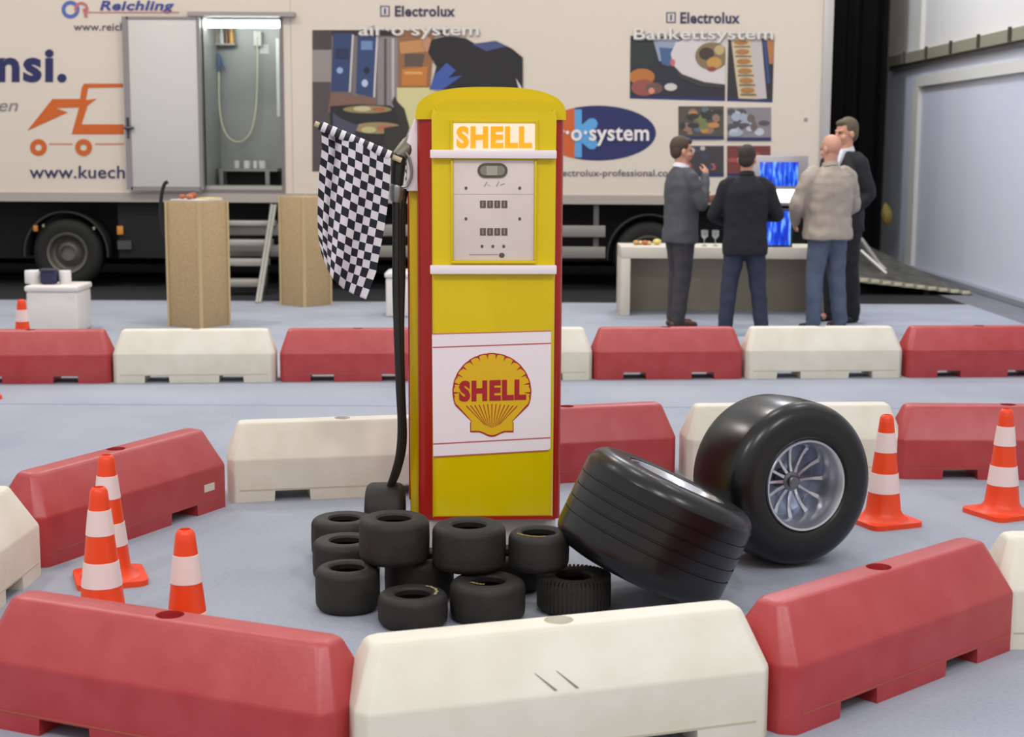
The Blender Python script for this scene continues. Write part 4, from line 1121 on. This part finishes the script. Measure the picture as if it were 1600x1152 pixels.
obj('display', bbox(s0.x - ks.location.x, s1.x - ks.location.x, -.024, -.018, s1.z - zt_, s0.z - zt_, .001), scr_mat(0), ks)
s0 = PY(1207, 296, TYF + .2); s1 = PY(1242, 317, TYF + .2)
obj('lit_strip', bbox(s0.x - ks.location.x, s1.x - ks.location.x, -.026, -.018, s1.z - zt_, s0.z - zt_, .001), mat('lit_white_panel', (255, 250, 240), .4, emit=1.3), ks)
obj('stand', bbox(-.03, .03, .0, .04, 0, zb0, .004), mat('silver_frame', (176, 172, 176), .35, metal=.4), ks)
obj('stand_foot', bbox(-.12, .12, -.06, .10, 0, .012, .004), mat('silver_frame', (176, 172, 176), .35, metal=.4), ks)
s0 = PY(1196, 330, TYF + .05); s1 = PY(1232, 376, TYF + .05)
kd = empty('small_screen', 'lower small blue lit screen standing on the display table', 'monitor', ((s0.x + s1.x) / 2, TYF + .08, zt_))
hh = max(.24, s0.z - zt_)
obj('casing', bbox(-.12, .16, -.02, .03, .0, hh + .02, .006), mat('dark_casing', (40, 46, 70), .4), kd)
obj('display', bbox(-.10, .14, -.024, -.018, .02, hh, .001), scr_mat(5), kd)
obj('stand', bbox(-.05, .05, -.02, .10, 0, .012, .003), mat('dark_casing', (40, 46, 70), .4), kd)
# glasses on the table
for px, gl in ((1101, 'left one of two small stemmed glasses on the display table'), (1118, 'right one of two small stemmed glasses on the display table')):
    q = PY(px, 362, TYF + .2)
    bm = lathe([(0, 0), (.03, 0), (.032, .004), (.006, .01), (.006, .07), (.035, .10), (.036, .16), (.033, .16), (.03, .10), (0, .075)], 18)
    setp(obj('drinking_glass', bm, mat('glass_clear', (220, 226, 230), .05, trans=.8), None, (q.x, TYF + .2, zt_)), gl, 'glass', 'glasses on the display table')

# ================================================================== RAMP AT THE CORNER
r0 = G(1335, 462); r1 = G(1522, 462)
rp = empty('loading_ramp', 'perforated aluminium loading ramp sloping down by the right wall', 'ramp', (r0.x, 18.0, -.012))
RY = 17.7
xa, xb = PY(1325, 440, RY).x, PY(1520, 455, RY).x
za, zb3 = PY(1335, 437, RY).z, .01
bm = prism([(xa, za - .02), (xb, 0.0), (xb, .03), (xa, za + .05)], RY, RY + .04)
obj_r = wobj('side_beam', bm, mat('ramp_beam', (160, 158, 138), .5, metal=.2), rp, smooth=None)
n = 11
for k in range(n):
    x = xa + (xb - xa) * (k + .4) / n; z_ = (za + .015) + (.015 - za - .015) * (k + .4) / n
    bm = bbox(x - .045, x + .045, RY - .012, RY + .0, z_ - .02, z_ + .022, .004); obj_ = wobj('edge_stud', bm, mat('stud_cream', (206, 200, 170), .5), rp)
bm = bmesh.new()
A4 = [(xa, RY + .04, za + .05), (xb, RY + .04, .03), (WX - .16, 21.0, .03), (xa + .2, 21.0, .75)]
v0 = [bm.verts.new(v) for v in A4]; v1 = [bm.verts.new((v[0], v[1], v[2] - .04)) for v in A4]
bm.faces.new(v0); bm.faces.new(v1[::-1])
for i in range(4): bm.faces.new((v0[i], v1[i], v1[(i + 1) % 4], v0[(i + 1) % 4]))
wobj('ramp_deck', bm, mat('ramp_deck', (104, 102, 94), .6, metal=.2, noise_=(9, .9, (60, 60, 54))), rp, smooth=None)
bm = bmesh.new(); a = PY(1346, 375, 18.6); b = PY(1372, 412, 18.6); c = PY(1400, 426, 18.4)
tube(bm, [(PY(1330, 365, 18.6).x, 18.6, a.z + .08), a, b, (c.x, 18.4, c.z - .1)], .03, 8); tube(bm, [PY(1345, 392, 18.5), PY(1385, 428, 18.3)], .025, 8)
wobj('lever_bar', bm, M_ALU, rp)
for i in range(2):
    bm = bmesh.new(); x = xa + .1 + i * .8; box(bm, x, x + .06, RY + .06, RY + .12, 0 - .012 + .012 - .012, max(.02, za * (1 - (i * .8 + .1) / (xb - xa))) ); wobj('support_foot', bm, M_DARK, rp, smooth=None)
yl = PY(1390, 335, 21.6)
bm = bmesh.new(); bmesh.ops.create_icosphere(bm, subdivisions=3, radius=.10)
for v in bm.verts: v.co += v.normal * noise.noise(v.co * 9) * .05; v.co.x *= .75; v.co.z *= 1.5; v.co.y *= .55
o = obj('hanging_bundle', bm, mat('yellow_webbing', (140, 126, 60), .7), None, (yl.x - .02, 21.69, yl.z)); setp(o, 'yellowish bundle hanging at the edge of the black curtain', 'bundle')

# ================================================================== PEOPLE
def ball(bm, c, r, rot=None):
    m = Matrix.Translation(c) @ (rot.to_4x4() if rot else Matrix()) @ Matrix.Diagonal((r[0], r[1], r[2], 1))
    bmesh.ops.create_icosphere(bm, subdivisions=3, radius=1, matrix=m)
def limb(bm, pts, rad, n=14):
    pts = [Vector(p) for p in pts]
    tube(bm, pts, rad, n)
    for p, r_ in zip(pts, rad): bmesh.ops.create_icosphere(bm, subdivisions=2, radius=r_ * .995, matrix=Matrix.Translation(p))
def loft(bm, rings, n=24):
    """rings (z, cx, cy, rx, ry)"""
    rs = [[bm.verts.new((cx + rx * math.copysign(abs(math.cos(2 * PI * k / n)) ** .85, math.cos(2 * PI * k / n)), cy + ry * math.copysign(abs(math.sin(2 * PI * k / n)) ** .85, math.sin(2 * PI * k / n)), z_)) for k in range(n)] for z_, cx, cy, rx, ry in rings]
    for a, b in zip(rs, rs[1:]):
        for k in range(n): bm.faces.new((a[k], a[(k + 1) % n], b[(k + 1) % n], b[k]))
    bm.faces.new(rs[0][::-1]); bm.faces.new(rs[-1])
def fuse(bm, voxel, sm=4, fold=0, seed=0):
    me = tomesh(bm)
    def su(o):
        m = o.modifiers.new('r', 'REMESH'); m.mode = 'VOXEL'; m.voxel_size = voxel
        m = o.modifiers.new('s', 'SMOOTH'); m.factor = .5; m.iterations = sm
    r = evaluated(me, su)
    if fold:
        r.update()
        for v in r.vertices:
            c = v.co; d = noise.noise(Vector((c.x * 9 + seed, c.y * 9, c.z * 14))) + .6 * noise.noise(Vector((c.x * 22 + seed, c.y * 22, c.z * 10 + 4)))
            v.co = c + v.normal * d * fold
    for p in r.polygons: p.use_smooth = True
    return r
def hand(bm, wrist, d, pn, side, curl=35, s=1.0):
    """d forearm direction, pn palm normal (curl direction), side = direction of the thumb"""
    d, pn, side = Vector(d).normalized(), Vector(pn).normalized(), Vector(side).normalized()
    side = (side - d * side.dot(d)).normalized(); pn = d.cross(side) * (1 if d.cross(side).dot(pn) > 0 else -1)
    w_ = Vector(wrist); rot = Matrix((side, pn, d)).transposed()
    ball(bm, w_ + d * .045 * s, (.040 * s, .016 * s, .052 * s), rot)
    for k, (off, ln) in enumerate([(.030, .070), (.010, .078), (-.010, .072), (-.029, .056)]):
        p0 = w_ + d * .082 * s + side * off * s; a = R(curl * .6 + 4 * k); q = [p0]; dd = d
        for j, f_ in enumerate((.45, .32, .23)):
            a_ = R(curl * (.5 + .5 * j) + 3 * k); dd = d * math.cos(a_) + pn * math.sin(a_); q.append(q[-1] + dd * ln * f_ * s)
        limb(bm, q, [.0092 * s, .0088 * s, .008 * s, .007 * s], 8)
    p0 = w_ + d * .02 * s + side * .03 * s; q = [p0, p0 + (side * .7 + d * .6 + pn * .3).normalized() * .035 * s, p0 + (side * .7 + d * .6 + pn * .3).normalized() * .035 * s + (d * .85 + pn * .4 + side * .2).normalized() * .032 * s]
    limb(bm, q, [.013 * s, .0105 * s, .008 * s], 8)
def person(spec):
    """facing -Y locally; +X is the person's left"""
    H = spec['h']; k = H / 1.78; B = spec.get('bulk', 1.0)
    root_loc = spec['loc']
    V = lambda x, y, z_: Vector((x * k, y * k, z_ * k))
    hd = spec.get('head', 0)           # head turn in degrees about Z
    Rh = Matrix.Rotation(R(hd), 3, 'Z'); nod = Matrix.Rotation(R(spec.get('nod', 0)), 3, 'X'); RH = Rh @ nod
    hc = V(0, .005, 1.655)
    def hp_(x, y, z_): return hc + RH @ V(x, y, z_)
    bm = bmesh.new()
    ls = spec.get('legs', .10); sway = spec.get('sway', 0)
    hips = {1: V(.085, .01, .92), -1: V(-.085, .01, .92)}
    feet = spec.get('feet', {1: (ls, .02), -1: (-ls, .0)})
    ank = {s: V(feet[s][0], feet[s][1] + .03, .09) for s in (1, -1)}
    kne = {s: (hips[s] + ank[s]) / 2 + V(0, -.025, .03) for s in (1, -1)}
    sh = {1: V(.180 * B, .0, 1.415), -1: V(-.180 * B, .0, 1.415)}
    arms = spec['arms']                # {side: (elbow, wrist, palm normal, thumb side, curl)}
    loft(bm, [(.86 * k, 0, .01, .14, .10), (.95 * k, 0, .01, .16 * B, .11), (1.08 * k, 0, 0, .145 * B, .105), (1.25 * k, 0, 0, .165 * B, .115), (1.38 * k, 0, .005, .16 * B, .10), (1.44 * k, 0, .01, .11, .07), (1.50 * k, 0, .01, .06, .055)])
    limb(bm, [V(0, .02, 1.42), V(0, .012, 1.50), hp_(0, .012, -.05)], [.066 * k, .058 * k, .056 * k])
    ball(bm, hp_(0, .018, .025), (.077 * k, .096 * k, .098 * k), RH)
    ball(bm, hp_(0, -.022, -.045), (.060 * k, .068 * k, .070 * k), RH)
    ball(bm, hp_(0, -.050, -.092), (.030 * k, .028 * k, .022 * k), RH)
    limb(bm, [hp_(0, -.080, .012), hp_(0, -.104, -.028)], [.010 * k, .015 * k], 8)
    ball(bm, hp_(0, -.088, -.060), (.024 * k, .010 * k, .008 * k), RH); ball(bm, hp_(0, -.086, -.070), (.021 * k, .010 * k, .007 * k), RH)
    ball(bm, hp_(0, -.070, .022), (.055 * k, .020 * k, .012 * k), RH)
    for s in (1, -1):
        ball(bm, hp_(s * .080, .012, -.018), (.011 * k, .020 * k, .032 * k), RH)
        ball(bm, hp_(s * .042, -.052, -.036), (.022 * k, .03 * k, .026 * k), RH)
        e, w_, pn, th, cu = arms[s]; e, w_ = V(*e), V(*w_)
        limb(bm, [sh[s], e], [.044 * k, .040 * k]); limb(bm, [e, w_], [.042 * k, .028 * k])
        hand(bm, w_, w_ - e, pn, th, cu, k)
        limb(bm, [hips[s], kne[s], ank[s]], [.085 * k, .058 * k, .042 * k])
        limb(bm, [ank[s] + V(0, .03, -.045), ank[s] + V(0, -.13, -.055)], [.036 * k, .032 * k])
    body = fuse(bm, .0065, 3)
    root = link('person', body, mat('skin', spec.get('skin', (205, 150, 125)), .55), None, root_loc, (0, 0, R(spec['rz'])))
    setp(root, spec['label'], 'person', 'men talking at the display table')
    # trousers
    bm = bmesh.new(); q = .016
    for s in (1, -1):
        limb(bm, [hips[s] + V(-s * .01, 0, .02), kne[s], ank[s] + V(0, 0, -.015)], [(.100 + q) * k, (.066 + q) * k, (.052 + q) * k], 18)
    loft(bm, [(.84 * k, 0, .012, .17 * B, .125), (.95 * k, 0, .01, .18 * B, .13), (1.05 * k, 0, 0, .165 * B, .122)])
    link('trousers', fuse(bm, .013, 4, .007, 3), spec['mtr'], root)
    # shoes
    for s in (1, -1):
        bm = bmesh.new(); a = ank[s]
        limb(bm, [Vector((a.x, a.y + .045 * k, .038)), Vector((a.x, a.y - .06 * k, .040)), Vector((a.x + s * .01, a.y - .17 * k, .032))], [.040, .044, .034], 12)
        for v in bm.verts: v.co.z = max(v.co.z, .002)
        link('shoe', fuse(bm, .008, 3), mat('shoe_leather', spec.get('shoe', (30, 24, 22)), .4), root)
    # jacket
    bm = bmesh.new(); hem = spec.get('hem', .80); jw = spec.get('jw', 1.0) * B
    loft(bm, [(hem * k, 0, .01, .205 * jw * k, .148 * k * B), ((hem + .06) * k, 0, .01, .207 * jw * k, .15 * k * B), (1.05 * k, 0, 0, .192 * jw * k, .142 * k * B), (1.22 * k, 0, 0, .205 * jw * k, .148 * k * B), (1.35 * k, 0, .008, .20 * jw * k, .138 * k * B), (1.42 * k, 0, .012, .165 * jw * k, .112 * k * B), (1.475 * k, 0, .018, .10 * k, .085 * k), (1.50 * k, 0, .022, .078 * k, .072 * k)])
    for s in (1, -1):
        e, w_, *_ = arms[s]; e, w_ = V(*e), V(*w_)
        limb(bm, [sh[s] + V(-s * .05, 0.004, .018), sh[s] + V(s * .006, 0, -.018), e], [.066 * k * B, .070 * k * B, .060 * k * B], 18)
        limb(bm, [e, w_ - (w_ - e).normalized() * .02], [.061 * k * B, .046 * k], 18)
    link('jacket', fuse(bm, .012, 4, spec.get('fold', .008), 7), spec['mj'], root)
    # collar
    bm = bmesh.new()
    lathe([(.066 * k, 0), (.078 * k, .004), (.070 * k, .045 * k), (.062 * k, .045 * k)], 28, closed=True, bm=bm, mat4=Matrix.Translation(V(0, .018, 1.487)) @ Matrix.Rotation(R(14), 4, 'X'))
    link('collar', tomesh(bm), spec['mc'], root, smooth=50)
    # shirt front and tie when the jacket is open
    if spec.get('shirt'):
        bm = bmesh.new(); P_ = [V(-.055, -.062, 1.50), V(.055, -.062, 1.50), V(.06, -.115, 1.42), V(.012, -.162, 1.16), V(-.012, -.162, 1.16), V(-.06, -.115, 1.42)]
        v0 = [bm.verts.new(p + V(0, -.014, 0)) for p in P_]; v1 = [bm.verts.new(p + V(0, .03, 0)) for p in P_]
        bm.faces.new(v0); bm.faces.new(v1[::-1])
        for i in range(6): bm.faces.new((v0[i], v1[i], v1[(i + 1) % 6], v0[(i + 1) % 6]))
        link('shirt', tomesh(bm), spec['mc'], root)
        bm = bmesh.new(); P_ = [V(-.018, -.084, 1.485), V(.018, -.084, 1.485), V(.013, -.10, 1.46), V(.028, -.176, 1.20), V(0, -.182, 1.15), V(-.028, -.176, 1.20), V(-.013, -.10, 1.46)]
        v0 = [bm.verts.new(p + V(0, -.012, 0)) for p in P_]; v1 = [bm.verts.new(p + V(0, .01, 0)) for p in P_]
        bm.faces.new(v0); bm.faces.new(v1[::-1]); n_ = len(v0)
        for i in range(n_): bm.faces.new((v0[i], v1[i], v1[(i + 1) % n_], v0[(i + 1) % n_]))
        link('tie', tomesh(bm), mat('blue_tie', (84, 104, 140), .5), root)
    # eyes
    for s in (1, -1):
        bm = bmesh.new(); ball(bm, hp_(s * .030, -.083, .003), (.012 * k, .008 * k, .006 * k), RH)
        link('eye', tomesh(bm), mat('eye_dark', (40, 30, 26), .3), root, smooth=60)
    # hair
    hk = spec['hair']
    if hk != 'bald':
        bm = bmesh.new()
        ball(bm, hp_(0, .028, .038), (.084 * k, .098 * k, .096 * k), RH)
        ball(bm, hp_(0, .052, -.005), (.078 * k, .062 * k, .085 * k), RH)
        if hk == 'short': ball(bm, hp_(0, -.03, .085), (.058 * k, .055 * k, .035 * k), RH)
        me = fuse(bm, .008, 2, .004, 2)
        bm = bmesh.new(); bm.from_mesh(me)
        iv = RH.inverted()
        dl = []
        for v in bm.verts:
            q_ = iv @ (v.co - hc) / k
            if (q_.y < -.035 and q_.z < .062) or (q_.z < -.035 and q_.y < .03) or q_.z < -.088: dl.append(v)
        bmesh.ops.delete(bm, geom=dl, context='VERTS')
        bm.to_mesh(me); bm.free()
        link('hair', me, mat('hair', spec['hc'], .7, bump=(80, .5)), root)
    return root

M_GREY = mat('grey_suit_wool', (74, 74, 80), .8, noise_=(50, .4, (88, 88, 94)), bump=(120, .1))
M_GREYT = mat('dark_grey_trousers', (58, 56, 60), .85)
M_NAVY = mat('black_jacket_wool', (24, 25, 32), .85)
M_JEAN = mat('dark_jeans', (40, 46, 66), .8, noise_=(8, .4, (54, 62, 82)))
M_BEIGE = mat('beige_jacket_cloth', (160, 148, 136), .55, noise_=(5, .5, (178, 164, 152)))
M_JEAN2 = mat('blue_jeans', (76, 88, 110), .8, noise_=(7, .5, (94, 104, 124)))
M_SUIT = mat('black_suit_wool', (26, 27, 33), .8)
M_SHIRT = mat('white_shirt', (222, 222, 230), .6)
def at(px, py): p = G(px, py); return (p.x, p.y, 0)
person(dict(h=1.775, loc=at(1061, 512), rz=112, label='man in a grey suit with short brown hair, one hand raised to his chin', bulk=.98, head=-8, nod=6,
            legs=.085, feet={1: (.085, -.02), -1: (-.08, .03)}, hem=.80, mj=M_GREY, mtr=M_GREYT, mc=M_SHIRT, hair='short', hc=(74, 58, 46), shoe=(74, 44, 34),
            arms={-1: ((-.24, -.08, 1.16), (-.06, -.21, 1.42), (0, .6, .3), (.3, .2, 1), 50), 1: ((.24, -.10, 1.17), (-.02, -.24, 1.20), (0, .5, 0), (0, 0, 1), 30)}))
person(dict(h=1.70, loc=at(1160, 524), rz=176, label='man in a black jacket and dark jeans seen from behind, feet apart', bulk=1.03, head=-14, nod=6,
            legs=.17, hem=.76, mj=M_NAVY, mtr=M_JEAN, mc=M_NAVY, hair='short', hc=(50, 42, 36), fold=.006,
            arms={-1: ((-.30, -.02, 1.13), (-.17, -.24, 1.10), (.5, 0, -.2), (0, 0, 1), 35), 1: ((.30, -.02, 1.13), (.19, -.24, 1.06), (-.5, 0, -.2), (0, 0, 1), 35)}))
person(dict(h=1.80, loc=at(1287, 517), rz=202, label='bald man in a beige jacket and blue jeans seen from behind', bulk=1.14, head=12, nod=10,
            legs=.15, hem=.84, mj=M_BEIGE, mtr=M_JEAN2, mc=M_BEIGE, hair='bald', hc=(0, 0, 0), skin=(200, 146, 124), fold=.011,
            arms={-1: ((-.30, -.04, 1.14), (-.20, -.24, .99), (.5, 0, -.2), (0, -.3, 1), 35), 1: ((.30, -.04, 1.14), (.18, -.26, .98), (-.5, 0, -.2), (0, -.3, 1), 35)}))
person(dict(h=1.96, loc=at(1310, 503), rz=-52, label='tall man in a black suit, white shirt and tie facing left behind the bald man', bulk=.98, head=-14, nod=6,
            legs=.11, hem=.80, mj=M_SUIT, mtr=M_SUIT, mc=M_SHIRT, shirt=True, hair='short', hc=(92, 80, 62),
            arms={-1: ((-.25, .03, 1.14), (-.23, -.06, .90), (.5, 0, 0), (0, -1, .2), 30), 1: ((.245, .06, 1.13), (.13, -.05, .93), (-.5, 0, 0), (0, -1, .2), 30)}))
